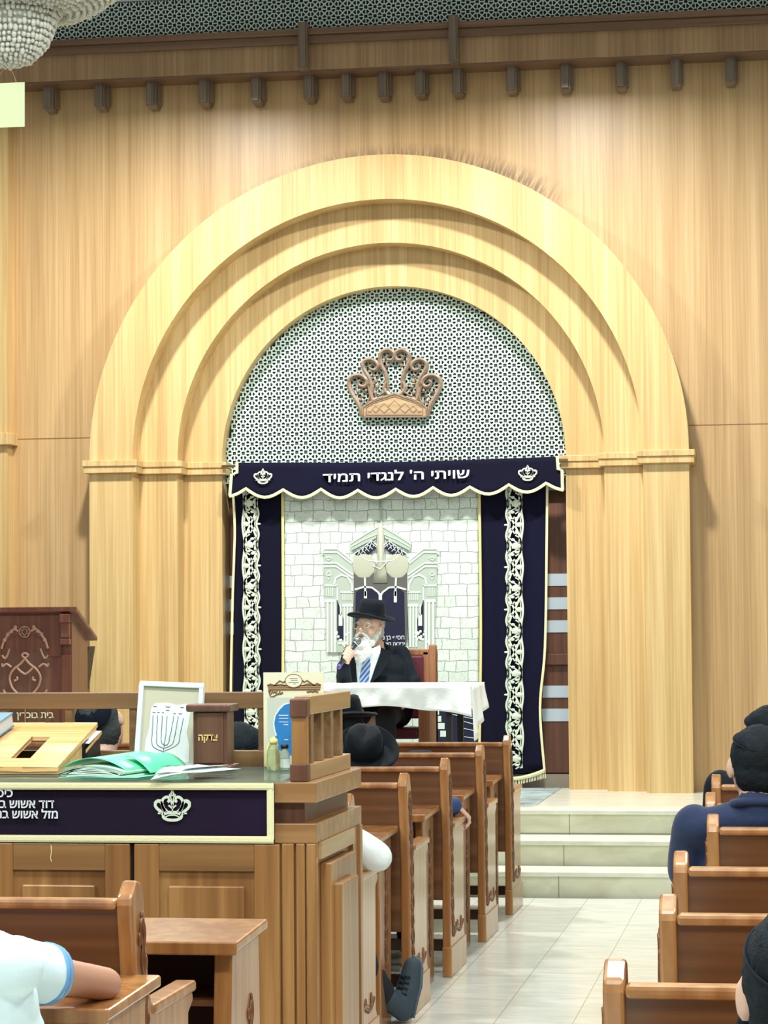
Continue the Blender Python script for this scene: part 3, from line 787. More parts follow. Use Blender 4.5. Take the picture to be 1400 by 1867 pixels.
def crown_mb(cx, cz_, w, y, mb=None):
    """embroidered crown; w = half width"""
    mb = mb or MB(); k = w/415
    def P(px, py, s): return (cx+s*(px-635)*k, cz_-(py-590)*k)
    for s in (1, -1):
        def R_(pts, ww):
            sm = smooth_pts([(P(a, b, s)[0], 0, P(a, b, s)[1]) for a, b in pts], 4); mb.ribbon([(a, c) for a, _, c in sm], ww*k, y, .003)
        R_([(635, 895), (530, 885), (440, 840), (425, 770), (380, 710), (300, 650), (250, 575), (275, 505), (345, 480), (400, 540), (440, 640), (520, 710)], 62)
        R_([(480, 700), (420, 610), (400, 510), (430, 430), (500, 390), (560, 410), (560, 470), (530, 500)], 58)
        R_([(575, 325), (600, 430), (635, 590)], 38); R_([(635, 240), (615, 290), (600, 330), (635, 360)], 34)
        R_([(635, 640), (590, 600), (550, 570)], 34); R_([(430, 760), (540, 730), (635, 735)], 70)
        R_([(635, 590), (635, 720)], 24); R_([(480, 825), (560, 790), (635, 785)], 26); R_([(395, 750), (310, 745)], 34)
        R_([(410, 640), (450, 690), (480, 700)], 34)
        for i in range(7):
            th = -2.6+i*.33; mb.ball((P(330+110*math.cos(th), 570+115*math.sin(th), s)[0], y-.001, P(330+110*math.cos(th), 570+115*math.sin(th), s)[1]), 20*k, 6, 4, (1, .2, 1))
            th = -2.5+i*.25; a = P(515+130*math.cos(th), 510+135*math.sin(th), s); mb.ball((a[0], y-.001, a[1]), 18*k, 6, 4, (1, .2, 1))
    return mb
for (x, y) in ((480.5, 869), (962.5, 863)):
    a = v2(x, y); part('crown_embroidery', crown_mb(a[0], a[1], .064, VY-.02), M_embro, val)
a = onY(410, 846, VY+.02); b = onY(1030, 832, VY+.02)
part('rod', MB().tube([(a.x-.02, VY+.012, (a.z+b.z)/2-.02), (b.x+.02, VY+.012, (a.z+b.z)/2-.02)], .009), M_metal, val, smooth=True)

# frosted inset strips on the walnut panelling beside the curtain
DY = BACK+.12
dr = thing('ark_door_frame', 'dark walnut door panelling with five pale frosted strips right of the curtain', 'door frame', (onY(1015, 1300, DY-.01).x, DY, PLAT))
xa, xb = onY(960, 1200, DY-.02).x, AX+R4+.02
part('panel', MB().box(xa, xb, DY-.02, DY+.002, PLAT+.1, izt-.1), M_door, dr)
for (ya, yb) in ((1046, 1068), (1089, 1111), (1131, 1153), (1250, 1272), (1292, 1315)):
    part('frosted_strip', MB().box(xa, xb, DY-.026, DY-.02, onY(1018, yb, DY-.026).z, onY(1018, ya, DY-.026).z), M_frost, dr)
part('rail', MB().box(xa, xb, DY-.05, DY-.02, onY(1018, 1212, DY-.05).z, onY(1018, 1192, DY-.05).z), M_door, dr, bevel=.004)
dl = thing('ark_door_frame', 'narrow dark panelling with pale strips glimpsed left of the curtain', 'door frame', (onY(415, 1300, DY-.01).x, DY, PLAT))
xa, xb = AX-R4-.02, onY(440, 1100, DY).x
part('panel', MB().box(xa, xb, DY-.02, DY+.002, PLAT+.1, izt-.1), M_door, dl)
for (ya, yb) in ((1050, 1072), (1093, 1115), (1135, 1157)):
    part('frosted_strip', MB().box(xa, xb, DY-.026, DY-.02, onY(418, yb, DY-.026).z, onY(418, ya, DY-.026).z), M_frost, dl)

# bluish mat on the platform
a = onZ(940, 1469, PLAT); b = onZ(1011, 1440, PLAT)
tag(part('floor_mat', MB().box(a.x-1.9, b.x+.03, a.y+.03, BACK-.02, PLAT, PLAT+.006), M_mat), 'bluish grey patterned mat lying on the platform below the curtain', 'mat')

# ================================================================== PEWS
def carve_vine(face_x, s, segs, name='carving'):
    """carved leafy vine on the outer face of an end panel; segs = list of (y,z) centre lines"""
    mb = MB()
    for line, amp in segs:
        sm = smooth_pts([(0, a, b) for a, b in line], 14); L_ = 0; pts = []; pts2 = []
        for i, p in enumerate(sm):
            if i: L_ += (V(p)-V(sm[i-1])).length
            w = amp*math.sin(L_*2*PI/.13)
            pts.append((face_x-s*0-(-s)*.0, p[1]+w, p[2])); pts2.append((face_x, p[1]-w*.9, p[2]))
            if i % 3 == 1: mb.ball((face_x, p[1]+amp*1.7*math.cos(L_*2*PI/.13+.8), p[2]+.01), .011, 6, 4, (.35, .9, 1.5))
        mb.tube(pts, .006, 5); mb.tube(pts2, .0045, 5)
    return mb
def pew_profile():
    return [(0, 0), (0, .56), (-.062, .895), (-.055, .915), (-.012, .945), (.022, .94), (.045, .90), (.085, .70), (.12, .655), (.50, .635), (.51, .61), (.46, .585), (.45, .16), (.47, .14), (.49, .12), (.49, 0)]
def make_pew(s, L, desk_out, label, loc, group):
    """s: direction the pew runs from its aisle end"""
    t = thing('pew', label, 'pew', loc, group)
    th = .036
    for k, x0 in enumerate((0, s*(L-th))):
        x1 = x0+s*th
        e = part('end_panel', MB().prism(pew_profile(), 'X', x0, x1), M_pewend, t, bevel=.007, world=False)
        part('armrest', MB().box(x0-s*.006 if k == 0 else x0, x1+s*.012, .12, .515, .632, .658), M_pewend, e, bevel=.007, world=False)
        part('plinth', MB().box(x0-s*.005 if k == 0 else x0, x1, -.008, .498, 0, .13), M_pewend, e, bevel=.004, world=False)
        if k == 0:
            part('carving', carve_vine(-s*.002, s, [([(.01, .86), (.05, .6), (.06, .3), (.08, .17)], .014), ([(.08, .17), (.2, .2), (.3, .17), (.38, .21)], .02)]), M_carve, e, smooth=True, world=False)
    bp = [(.008, .33), (.008, .56), (-.05, .89), (-.028, .893), (.03, .565), (.03, .33)]
    part('backrest', MB().prism(bp, 'X', s*th, s*(L-th)), M_pew, t, world=False)
    part('top_rail', MB().box(s*th, s*(L-th), -.062, -.015, .885, .908), M_pewend, t, bevel=.008, world=False)
    part('seat', MB().box(s*th, s*(L-th), .03, .46, .43, .455), M_pew, t, bevel=.006, world=False)
    part('seat_apron', MB().box(s*th, s*(L-th), .42, .44, .36, .43), M_pew, t, world=False)
    part('foot_rail', MB().box(s*th, s*(L-th), .42, .45, .06, .11), M_pew, t, world=False)
    if desk_out is not None:
        xo = -s*desk_out
        d = part('desk_top', MB().prism([(-.46, .705), (-.46, .728), (-.02, .742), (-.02, .716)], 'X', xo, s*(L-.04)), M_pewend, t, bevel=.006, world=False)
        part('desk_lip', MB().box(xo, s*(L-.04), -.468, -.45, .70, .732), M_pewend, d, bevel=.004, world=False)
        part('desk_shelf', MB().box(xo+s*.05, s*(L-.06), -.38, -.0, .52, .54), M_pew, t, world=False)
        for xx in (xo+s*.02, s*(L-.09)):
            lg = part('desk_leg', MB().prism([(-.40, .705), (-.36, .5), (-.34, 0), (-.10, 0), (-.08, .705)], 'X', xx, xx+s*.034), M_pewend, t, bevel=.005, world=False)
            if xx == xo+s*.02:
                part('carving', carve_vine(xx-s*.002, s, [([(-.2, .64), (-.22, .35), (-.22, .12)], .013)]), M_carve, lg, smooth=True, world=False)
    return t
GL, GR = 'pews left of the aisle', 'pews right of the aisle'
pe0 = make_pew(-1, 2.7, -.04, 'left pew nearest the platform steps, below the lace band', (-1.465, 13.3, 0), GL)
ord_ = [(12.12, 'second left pew from the platform, with the desk shelf of the front pew behind'), (10.87, 'middle left pew with a blue sleeved hand over its armrest'), (9.70, 'left pew whose plain brown back stands just beyond the shoe'), (8.43, 'left pew beside the bimah with a white sleeved elbow on its armrest')]
for y, lab in ord_: dup(pe0, (-1.465, y, 0), lab, skip=('desk_top', 'desk_shelf', 'desk_leg') if y < 9 else ())
make_pew(-1, 2.2, .055, 'large left foreground pew with the boy leaning on its rear desk shelf', (-1.42, 5.42, 0), GL)
pr0 = make_pew(1, 2.2, -.05, 'nearest right pew, at the bottom edge of the photo', (-.31, 4.2, 0), GR)
for y, x, lab in ((5.24, -.272, 'second right pew from the front of the photo'), (6.27, -.29, 'third right pew, in front of the navy polo man\'s pew'), (7.54, -.25, 'right pew on which the man in the navy polo sits'), (8.56, -.288, 'right pew just beyond the navy polo man, mostly hidden by him')):
    dup(pr0, (x, y, 0), lab)
make_pew(1, 2.2, .075, 'farthest right pew with the dark clothed man leaning on its aisle end', (-.30, 9.63, 0), GR)

# free-standing front desk
fd = thing('prayer_desk', 'free standing wooden desk with open shelf in front of the bimah cabinet', 'desk', (-1.36, 6.3, 0))
part('desk_top', MB().prism([(6.10, .700), (6.10, .724), (6.49, .742), (6.49, .716)], 'X', -1.355, -3.4), M_pewend, fd, bevel=.006)
part('lip', MB().box(-1.352, -3.4, 6.095, 6.115, .695, .728), M_pewend, fd, bevel=.004)
e = part('side_panel', MB().prism([(6.15, .705), (6.13, .5), (6.11, .0), (6.50, 0), (6.47, .705)], 'X', -1.375, -1.42), M_pewend, fd, bevel=.005)
part('carving', carve_vine(-1.373, -1, [([(6.36, .55), (6.33, .35), (6.33, .1)], .013)]), M_carve, e, smooth=True)
part('side_panel', MB().prism([(6.15, .705), (6.13, .5), (6.11, .0), (6.50, 0), (6.47, .705)], 'X', -3.33, -3.38), M_pewend, fd, bevel=.005)
part('shelf', MB().box(-1.42, -3.33, 6.17, 6.46, .56, .575), M_pew, fd)
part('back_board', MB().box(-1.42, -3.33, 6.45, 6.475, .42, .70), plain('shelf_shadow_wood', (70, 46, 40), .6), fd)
part('front_board', MB().box(-1.42, -3.33, 6.14, 6.165, .0, .44), M_pewend, fd)
# low arm of the seat in front of that desk is the end armrest of the foreground pew

# ================================================================== BIMAH
XB, YB0, YB1, XW = -1.38, 7.31, 8.10, -4.3
GZ = 1.0555
bi = thing('bimah_cabinet', 'large wooden bimah cabinet with mouldings, panelled doors and low balustrade', 'bimah', (-2.8, 7.7, 0))
bd = MB().box(XW, XB-.012, YB0+.012, YB1-.01, 0, .87)
part('body', bd, M_bimah, bi)
part('lower_moulding', MB().box(XW, XB, YB0, YB1, .868, .926), M_bimahx, bi, bevel=.003)
part('neck', MB().box(XW, XB-.04, YB0+.03, YB1-.03, .926, .987), M_door, bi)
part('upper_moulding', MB().box(XW, XB, YB0, YB1, .987, 1.047), M_bimahx, bi, bevel=.003)
def fx(px, py=1600): return onY(px, py, YB0).x
def fz(py, px=300): return onY(px, py, YB0).z
for (xa, xb, dpt) in ((514, 536, .012), (540, 556, .018), (560, 576, .012)):
    part('corner_pilaster', MB().box(fx(xa), fx(xb), YB0-.004, YB0+.02, 0, .868), M_bimah, bi, bevel=.003)
def door(xa, xb, name='door'):
    x0, x1 = fx(xa), fx(xb); zt = .866; w = .075
    d = part(name, MB().box(x0, x1, YB0-.004, YB0+.012, .06, zt), M_bimah, bi, bevel=.002)
    part('stile', MB().box(x0, x0+w, YB0-.016, YB0-.004, .06, zt), M_bimah, d, bevel=.002); part('stile', MB().box(x1-w, x1, YB0-.016, YB0-.004, .06, zt), M_bimah, d, bevel=.002)
    part('rail', MB().box(x0+w, x1-w, YB0-.014, YB0-.004, fz(1587), zt), M_bimahx, d, bevel=.002); part('rail', MB().box(x0+w, x1-w, YB0-.014, YB0-.004, .06, .14), M_bimahx, d, bevel=.002)
    part('plaque', MB().box(x0+w+.03, x1-w-.03, YB0-.022, YB0-.004, .2, fz(1614)), M_bimah, d, bevel=.004)
door(247, 511); door(-18, 239); door(-290, -24)
part('door_gap', MB().box(fx(240), fx(246), YB0-.003, YB0+.013, .06, .866), plain('door_gap_shadow', (24, 18, 14), .9), bi)
# side face towards the aisle
def sy(px): return onX(px, 1560, XB).y
part('corner_post', MB().box(XB-.03, XB-.002, YB0+.0, YB0+.035, 0, .868), M_bimahy, bi)
part('corner_post', MB().box(XB-.03, XB+.0, YB1-.16, YB1, 0, .868), M_bimah, bi)
part('corner_post', MB().box(XB-.03, XB+.008, YB1-.07, YB1-.03, 0, .868), M_bimah, bi)
sd = part('side_panel', MB().box(XB-.012, XB+.022, YB0+.12, YB0+.56, .1, .80), M_bimah, bi, bevel=.003)
part('plaque', MB().box(XB+.02, XB+.045, YB0+.17, YB0+.46, .15, .735), M_bimah, sd, bevel=.003)
part('rail', MB().box(XB-.012, XB+.008, YB0+.04, YB0+.62, .82, .868), M_bimahy, bi)
# balustrade along the aisle side and the far side
XP = XB-.03
bal = part('corner_newel', MB().box(XP-.048, XP-.004, YB0+.025, YB0+.07, 1.047, 1.29), M_bimah, bi, bevel=.003)
part('newel_block', MB().box(XP-.052, XP, YB0+.018, YB0+.075, 1.236, 1.292), M_door, bal, bevel=.005)
part('newel_block', MB().box(XP-.052, XP, YB0+.018, YB0+.075, 1.047, 1.10), M_door, bal, bevel=.004)
part('side_top_rail', MB().box(XP-.048, XP, YB0+.075, YB1-.02, 1.243, 1.298), M_bimahy, bi, bevel=.003)
part('side_bottom_rail', MB().box(XP-.045, XP-.001, YB0+.075, YB1-.02, 1.047, 1.096), M_bimahy, bi, bevel=.003)
for k in range(4):
    y = YB0+.115+k*.165
    part('baluster', MB().box(XP-.040, XP-.006, y, y+.045, 1.096, 1.243), M_rail, bi, bevel=.002)
def rz(py, px=300): return onY(px, py, YB1-.05).z
part('far_top_rail', MB().box(XW, XP-.048, YB1-.07, YB1-.022, rz(1292), rz(1262)), M_rail, bi, bevel=.003)
part('far_bottom_rail', MB().box(XW, XP-.048, YB1-.07, YB1-.022, 1.047, rz(1368)), M_rail, bi, bevel=.003)
for px in (9, 127, 244, 362, 479, -108):
    x = onY(px, 1330, YB1-.05).x
    part('baluster', MB().box(x-.012, x+.012, YB1-.065, YB1-.03, rz(1369), rz(1291)), M_rail, bi, bevel=.002)
tag(part('glass_sheet', MB().box(XW+.02, XB-.095, YB0+.0, YB1-.075, 1.0472, 1.0552), M_glass), 'green edged sheet of glass covering the bimah top', 'glass')

# velvet cloth hanging over the front
cx0, cx1 = -4.2, onY(500, 1480, YB0-.01).x
zt, zb_ = 1.0465, onY(300, 1537, YB0-.02).z
cl = thing('bimah_cloth', 'dark aubergine velvet cloth with cream border hanging over the bimah front', 'cloth', ((cx0+cx1)/2, YB0-.01, zb_))
def cloth_grid(x0, x1, z0, z1, y, amp, f, nx=90, nz=8, th=.003):
    mb = MB(); vs = []; fs = []
    for j in range(nz+1):
        for i in range(nx+1):
            x = x0+(x1-x0)*i/nx; u = 1-j/nz; z = z0+(z1-z0)*j/nz
            vs.append((x, y-amp*(1+math.sin(x*f)+.5*math.sin(x*f*2.7+1))*u*.6, z))
    m = len(vs); vs += [(a, b+th, c) for a, b, c in vs]; w = nx+1
    for j in range(nz):
        for i in range(nx): a = j*w+i; fs += [(a, a+1, a+w+1, a+w), (m+a, m+a+w, m+a+w+1, m+a+1)]
    for i in range(nx): fs += [(i, m+i, m+i+1, i+1), (nz*w+i, nz*w+i+1, m+nz*w+i+1, m+nz*w+i)]
    for j in range(nz): fs += [(j*w, (j+1)*w, m+(j+1)*w, m+j*w), (j*w+nx, m+j*w+nx, m+(j+1)*w+nx, (j+1)*w+nx)]
    return mb.add(vs, fs)
part('velvet', cloth_grid(cx0, cx1, zb_, zt, YB0-.006, .003, 9), M_velvet2, cl, smooth=True)
by = YB0-.013; bw_ = .026
bo = MB()
for off, w in ((.0105, .021), (.0105, .011)):
    bo.ribbon([(cx1-off, zt), (cx1-off, zb_+off)], w, by, .003 if w > .015 else .005)
    bo.ribbon([(cx0, zb_+off), (cx1-.001, zb_+off)], w, by, .004 if w > .015 else .006)
    bo.ribbon([(cx0, zt-off), (cx1-.001, zt-off)], w, by, .004 if w > .015 else .006)
part('border', bo, M_trim, cl)
a = onY(314, 1470, by); part('crown_embroidery', crown_mb(a.x, a.z, .056, by+.003), M_embro, cl)
for s_, px, py, sz in (('כיסו', 24, 1453, .036), ('דוד אשוש בן מדי', 99, 1473, .036), ('מזל אשוש בת בחר', 107, 1492, .036)):
    a = onY(px, py, by); text('lettering', heb(s_), sz, M_text, cl, (a.x, by-.001, a.z), depth=.0012, bold=.0006, align='RIGHT')
th_ = onY(93, 1540, by)
part('loose_thread', MB().tube([(th_.x, by, th_.z), (th_.x+.002, by-.003, th_.z-.02), (th_.x-.001, by-.002, th_.z-.04), (th_.x+.002, by-.002, th_.z-.05)], .0012, 5), M_trim, cl)

# ---- things on the bimah
def gz(px, py): return onZ(px, py, GZ)
# pine book stand
a = onZ(106, 1412, GZ); yb_ = onZ(157, 1396, GZ).y; x1 = a.x; x0 = x1-.62
ya = max(a.y, YB0+.02); yb_ = min(yb_, YB1-.09)
zl = onY(60, 1397, ya).z; zh = onY(100, 1318, yb_).z
st = thing('book_stand', 'slanted pine book stand with a rectangular opening in its top', 'book stand', (x1-.3, (ya+yb_)/2, GZ))
def slope(y): return zl+(zh-zl)*(y-ya)/(yb_-ya)
def hx(px, py):      # point on the sloping board
    o = V((0, 0, EYE)); d = ray(px, py); k = (zh-zl)/(yb_-ya)
    t = (zl-ya*k-EYE)/(d.z-k*d.y); return o+d*t
hA, hB = hx(24, 1382), hx(62, 1382); hC, hD = hx(53, 1342), hx(89, 1342)
hx0, hx1 = (hA.x+hC.x)/2, (hB.x+hD.x)/2; hy0, hy1 = hA.y, hC.y
bd = MB()
def slab(xa, xb, y0, y1): bd.prism([(y0, slope(y0)-.016), (y0, slope(y0)), (y1, slope(y1)), (y1, slope(y1)-.016)], 'X', xa, xb)
slab(x0, hx0, ya-.004, yb_+.004); slab(hx1, x1, ya-.004, yb_+.004); slab(hx0, hx1, ya-.004, hy0); slab(hx0, hx1, hy1, yb_+.004)
part('sloping_top', bd, M_pine, st, bevel=.002)
part('front_strip', MB().box(x0, x1-.002, ya, ya+.02, GZ+.001, zl-.014), M_pine, st)
part('side_panel', MB().prism([(ya+.002, GZ+.001), (yb_, GZ+.001), (yb_, zh-.018), (ya+.002, zl-.016)], 'X', x1-.022, x1-.004), M_pine, st)
part('side_panel', MB().prism([(ya+.002, GZ+.001), (yb_, GZ+.001), (yb_, zh-.018), (ya+.002, zl-.016)], 'X', x0, x0+.018), M_pine, st)
part('cross_bar', MB().box(hx0-.02, hx1+.02, hy0+.05, hy0+.06, slope(hy0+.05)-.04, slope(hy0+.05)-.02), M_paper, st)
part('dark_lining', MB().box(hx0-.05, hx1+.05, hy0+.09, hy1+.02, slope(hy0)-.04, slope(hy0)-.03), M_plastic, st)
part('dark_patch', MB().box(x1-.006, x1-.001, yb_-.17, yb_-.01, GZ+.01, zh-.05), M_plastic, st, label='dark square plate on the stand side')
# book with light page edges on the stand
bk_ = thing('book', 'pale blue book with striped page edges lying on the pine stand', 'book', hx(0, 1340))
k_ = math.atan2(zh-zl, yb_-ya)
def place_local(mb, o, rx, loc, rz=0):
    o.location = loc; o.rotation_euler = (rx, 0, rz)
bk_.rotation_euler = (k_, 0, -.12)
p_ = hx(8, 1362); bk_.location = (p_.x-.200, p_.y+.02, slope(p_.y+.02)+.003)
part('cover', MB().box(0, .15, 0, .20, .042, .047), plain('blue_cover', (120, 156, 176), .5), bk_, world=False)
part('cover', MB().box(0, .15, 0, .20, 0, .004), plain('blue_cover_back', (100, 134, 156), .5), bk_, world=False)
part('pages', MB().box(.003, .147, .002, .198, .004, .042), M_pages, bk_, world=False)

# small second stand
a = onZ(160, 1388, GZ)
s2 = thing('small_stand', 'small wooden stand with white paper behind the green folder', 'book stand', gz(190, 1388))
sx0, sx1 = x1+.012, gz(214, 1390).x; y0_ = YB1-.26; y1_ = YB1-.10
part('base', MB().box(sx0, sx1, y0_, y1_, GZ+.001, GZ+.02), M_rail, s2, bevel=.002)
part('sloping_top', MB().prism([(y0_-.01, GZ+.052), (y0_-.01, GZ+.064), (y1_+.02, GZ+.118), (y1_+.02, GZ+.106)], 'X', sx0, sx1+.02), M_pine, s2, bevel=.002)
part('upright', MB().prism([(y0_+.01, GZ+.02), (y0_+.01, GZ+.055), (y1_, GZ+.098), (y1_, GZ+.02)], 'X', sx0, sx1-.01), M_plastic, s2)
pp_ = MB().prism([(y0_+.03, GZ+.081), (y0_+.03, GZ+.083), (y1_+.01, GZ+.117), (y1_+.01, GZ+.115)], 'X', sx0-.0, sx1-.04)
tag(part('paper_sheet', pp_, M_paper), 'white paper sheet lying on the small wooden stand', 'paper')

# framed menorah picture
fy = YB1-.17; tilt = .045
def F(px, py):
    y = fy-(onY(px, py, fy).z-GZ)*-.12; return onY(px, py, fy+.02)
TL, TR = onY(256, 1242, fy+.03), onY(373, 1241, fy+.03); BL = onY(247, 1372, fy)
pf = thing('picture_frame', 'white framed picture of a menorah drawn in lines of script', 'picture frame', (BL.x+.1, fy, GZ))
xd = (TR-TL).normalized(); w_ = (TR-TL).length; ydv = (TL-BL).normalized(); h_ = w_*1.28
nrm = xd.cross(ydv).normalized(); ydv = nrm.cross(xd).normalized()*1; 
# shear-free frame axes, leaning a little sideways
ydv = (TL-BL).normalized(); xd = V((ydv.z, 0, -ydv.x)).normalized(); nrm = xd.cross(ydv).normalized()
O_ = TL-ydv*h_
# rest the lower edge on the glass
low_z = min(O_.z, (O_+xd*w_).z); sh = GZ+.001-low_z
h_ = h_-sh; O_ = TL-ydv*h_
def FP(u, v, d=0): return O_+xd*(u*w_)+ydv*(v*h_)+nrm*d
def fbox(mb, u0, u1, v0, v1, d0, d1):
    vs = [FP(u0, v0, d0), FP(u1, v0, d0), FP(u1, v1, d0), FP(u0, v1, d0), FP(u0, v0, d1), FP(u1, v0, d1), FP(u1, v1, d1), FP(u0, v1, d1)]
    return mb.add(vs, [(3, 2, 1, 0), (4, 5, 6, 7), (0, 1, 5, 4), (1, 2, 6, 5), (2, 3, 7, 6), (3, 0, 4, 7)])
m_ = MB()
for u0, u1, v0, v1 in ((0, 1, .945, 1), (0, 1, 0, .055), (0, .07, .055, .945), (.93, 1, .055, .945)): fbox(m_, u0, u1, v0, v1, -.006, .012)
part('frame', m_, plain('white_frame', (232, 242, 244), .4), pf, bevel=.002)
part('mount', fbox(MB(), .06, .94, .05, .95, -.004, .002), M_beige, pf)
sil = [(.14, .02), (.15, .3), (.19, .45), (.20, .68), (.25, .74), (.45, .755), (.6, .73), (.76, .75), (.82, .70), (.80, .55), (.78, .4), (.83, .25), (.84, .02)]
def fpoly(pts, d0, d1): 
    n = len(pts); vs = [FP(u, v, d0) for u, v in pts]+[FP(u, v, d1) for u, v in pts]
    return MB().add(vs, [tuple(range(n)), tuple(range(2*n-1, n-1, -1))]+[(i, i+n, (i+1) % n+n, (i+1) % n) for i in range(n)])
part('menorah_sheet', fpoly(sil, .002, .0035), M_paper, pf)
ink = MB()
def fl(pts, r=.0011, dash=True):
    sm = smooth_pts([(a, b, 0) for a, b in pts], 6)
    seg = [FP(a+(random.uniform(-.004, .004) if dash else 0), b, .0042) for a, b, _ in sm]
    ink.tube(seg, r*.8, 5)
for i, (ut, vt_) in enumerate(((.24, .60), (.31, .60), (.38, .60), (.46, .60), (.56, .60), (.63, .60), (.71, .58))):
    if i < 3: pts = [(ut, vt_), (ut+.005, .4), (ut+.02, .28-.02*(2-i)), (.44, .17+.04*i)]
    elif i == 3: pts = [(ut, vt_), (.455, .4), (.44, .25), (.43, .12)]
    else: pts = [(ut, vt_), (ut-.03, .4), (ut-.06, .27), (.45, .25-.035*(i-4))]
    fl(pts, .0013)
for (u, v, w2) in ((.26, .705, .05), (.46, .705, .07), (.68, .705, .05), (.46, .665, .05), (.25, .635, .04), (.32, .635, .03), (.39, .635, .03), (.57, .63, .03), (.66, .63, .05)): fl([(u-w2/2, v), (u+w2/2, v)], .0016, False)
fl([(.43, .14), (.38, .10)], .001); fl([(.44, .14), (.52, .08), (.6, .065)], .001)
part('menorah_script', ink, M_ink, pf)

# charity box
ya_ = YB1-.33
a0, a1 = onY(342, 1390, ya_), onY(422, 1390, ya_); zb1 = GZ+.001
cb = thing('charity_box', 'brown wooden charity box lettered in gold on the bimah', 'charity box', ((a0.x+a1.x)/2, ya_+.06, GZ))
hz = lambda py: onY(380, py, ya_).z
bx0, bx1 = onY(352, 1340, ya_+.01).x, onY(414, 1340, ya_+.01).x
part('base', MB().box(a0.x, a1.x, ya_-.004, ya_+.125, zb1, zb1+.018), M_box, cb, bevel=.006)
part('body', MB().box(bx0, bx1, ya_+.01, ya_+.11, zb1+.018, hz(1298)), M_box, cb, bevel=.003)
part('panel', MB().box(bx0+.014, bx1-.012, ya_+.006, ya_+.012, zb1+.024, hz(1300)), M_door, cb)
part('lid', MB().box(onY(339, 1290, ya_).x, onY(420, 1290, ya_).x, ya_-.006, ya_+.128, hz(1298), hz(1284)), M_box, cb, bevel=.006)
t_ = onY(379, 1350, ya_+.005); text('gold_lettering', heb('צדקה'), .030, M_gold, cb, (t_.x, ya_+.0045, t_.z), depth=.001, bold=.0009, width=.062)

# green folder with papers
ff = gz(148, 1417); f1 = gz(300, 1400)
gf = thing('paper_folder', 'green folder holding a thick stack of white papers', 'folder', gz(220, 1415))
x0f, x1f = gz(150, 1410).x, gz(290, 1410).x; y0f = YB0+.05; y1f = YB1-.35
def bent(x0, x1, y0, y1, fz, th, nx=16, ny=8):
    mb = MB(); vs = []; fs = []
    for j in range(ny+1):
        for i in range(nx+1):
            u, v = i/nx, j/ny; vs.append((x0+(x1-x0)*u+.10*(1-v)*0+.06*v, y0+(y1-y0)*v, fz(u, v)))
    m = len(vs); vs += [(a, b, c+th) for a, b, c in vs]; w = nx+1
    for j in range(ny):
        for i in range(nx): a = j*w+i; fs += [(a, a+w, a+w+1, a+1), (m+a, m+a+1, m+a+w+1, m+a+w)]
    for i in range(nx): fs += [(i, i+1, m+i+1, m+i), (ny*w+i, m+ny*w+i, m+ny*w+i+1, ny*w+i+1)]
    for j in range(ny): fs += [(j*w, m+j*w, m+(j+1)*w, (j+1)*w), (j*w+nx, (j+1)*w+nx, m+(j+1)*w+nx, m+j*w+nx)]
    return mb.add(vs, fs)
hump = lambda u: math.sin(PI*min(1, u*1.02))**.8
part('back_cover', bent(x0f, x1f, y0f, y1f, lambda u, v: GZ+.001+.0*u, .0012), M_greenf, gf, smooth=False)
for k in range(9):
    part('sheet_bundle', bent(x0f+.015+random.uniform(-.012, .012), x1f-.05+random.uniform(-.012, .012), y0f+.004, y1f-.02, (lambda kk: lambda u, v: GZ+.003+kk*.0042*(.35+.65*hump(u))+.006*math.sin(u*5+kk)*.3)(k), .0032), plain('folder_sheet_%d' % k, random.choice([(214, 240, 226), (190, 226, 206), (232, 246, 238)]), .7), gf)
part('front_cover', bent(x0f, x1f-.04, y0f+.03, y1f, lambda u, v: GZ+.006+.052*hump(.12+u*.8)+.004*v, .0012), M_greenf, gf, smooth=True)
tb = MB(); a = gz(255, 1405); 
part('flap', bent(x1f-.075, x1f+.005, y0f+.14, y1f, lambda u, v: GZ+.058-.05*u*u+.0*v, .0015), M_greenf, gf, smooth=True)
# loose white papers hanging over the edge
lp2 = thing('loose_papers', 'loose white printed papers near the front edge of the bimah glass', 'papers', gz(360, 1420))
x0p, x1p = gz(266, 1424).x, gz(450, 1410).x
for k in range(3):
    part('sheet', bent(x0p+k*.01, x1p-k*.02-.06, YB0-.03+.012*k, YB0+.24, (lambda kk: lambda u, v: GZ+.012+kk*.006+.012*abs(math.sin(u*2.2+kk))*(1-v*.4)-.012*max(0, .12-v)/.12*(1-u))(k), .0015), M_paper, lp2, smooth=True)
pr_ = MB()
for k in range(3):
    xs_ = [x0p+.02+i*(x1p-x0p-.12)/40 for i in range(41)]
    for i in range(0, 40):
        if random.random() < .8: pr_.box(xs_[i], xs_[i]+.005, YB0-.005+k*.04, YB0+.004+k*.04, GZ+.037, GZ+.0375)
part('print_lines', pr_, M_ink, lp2)
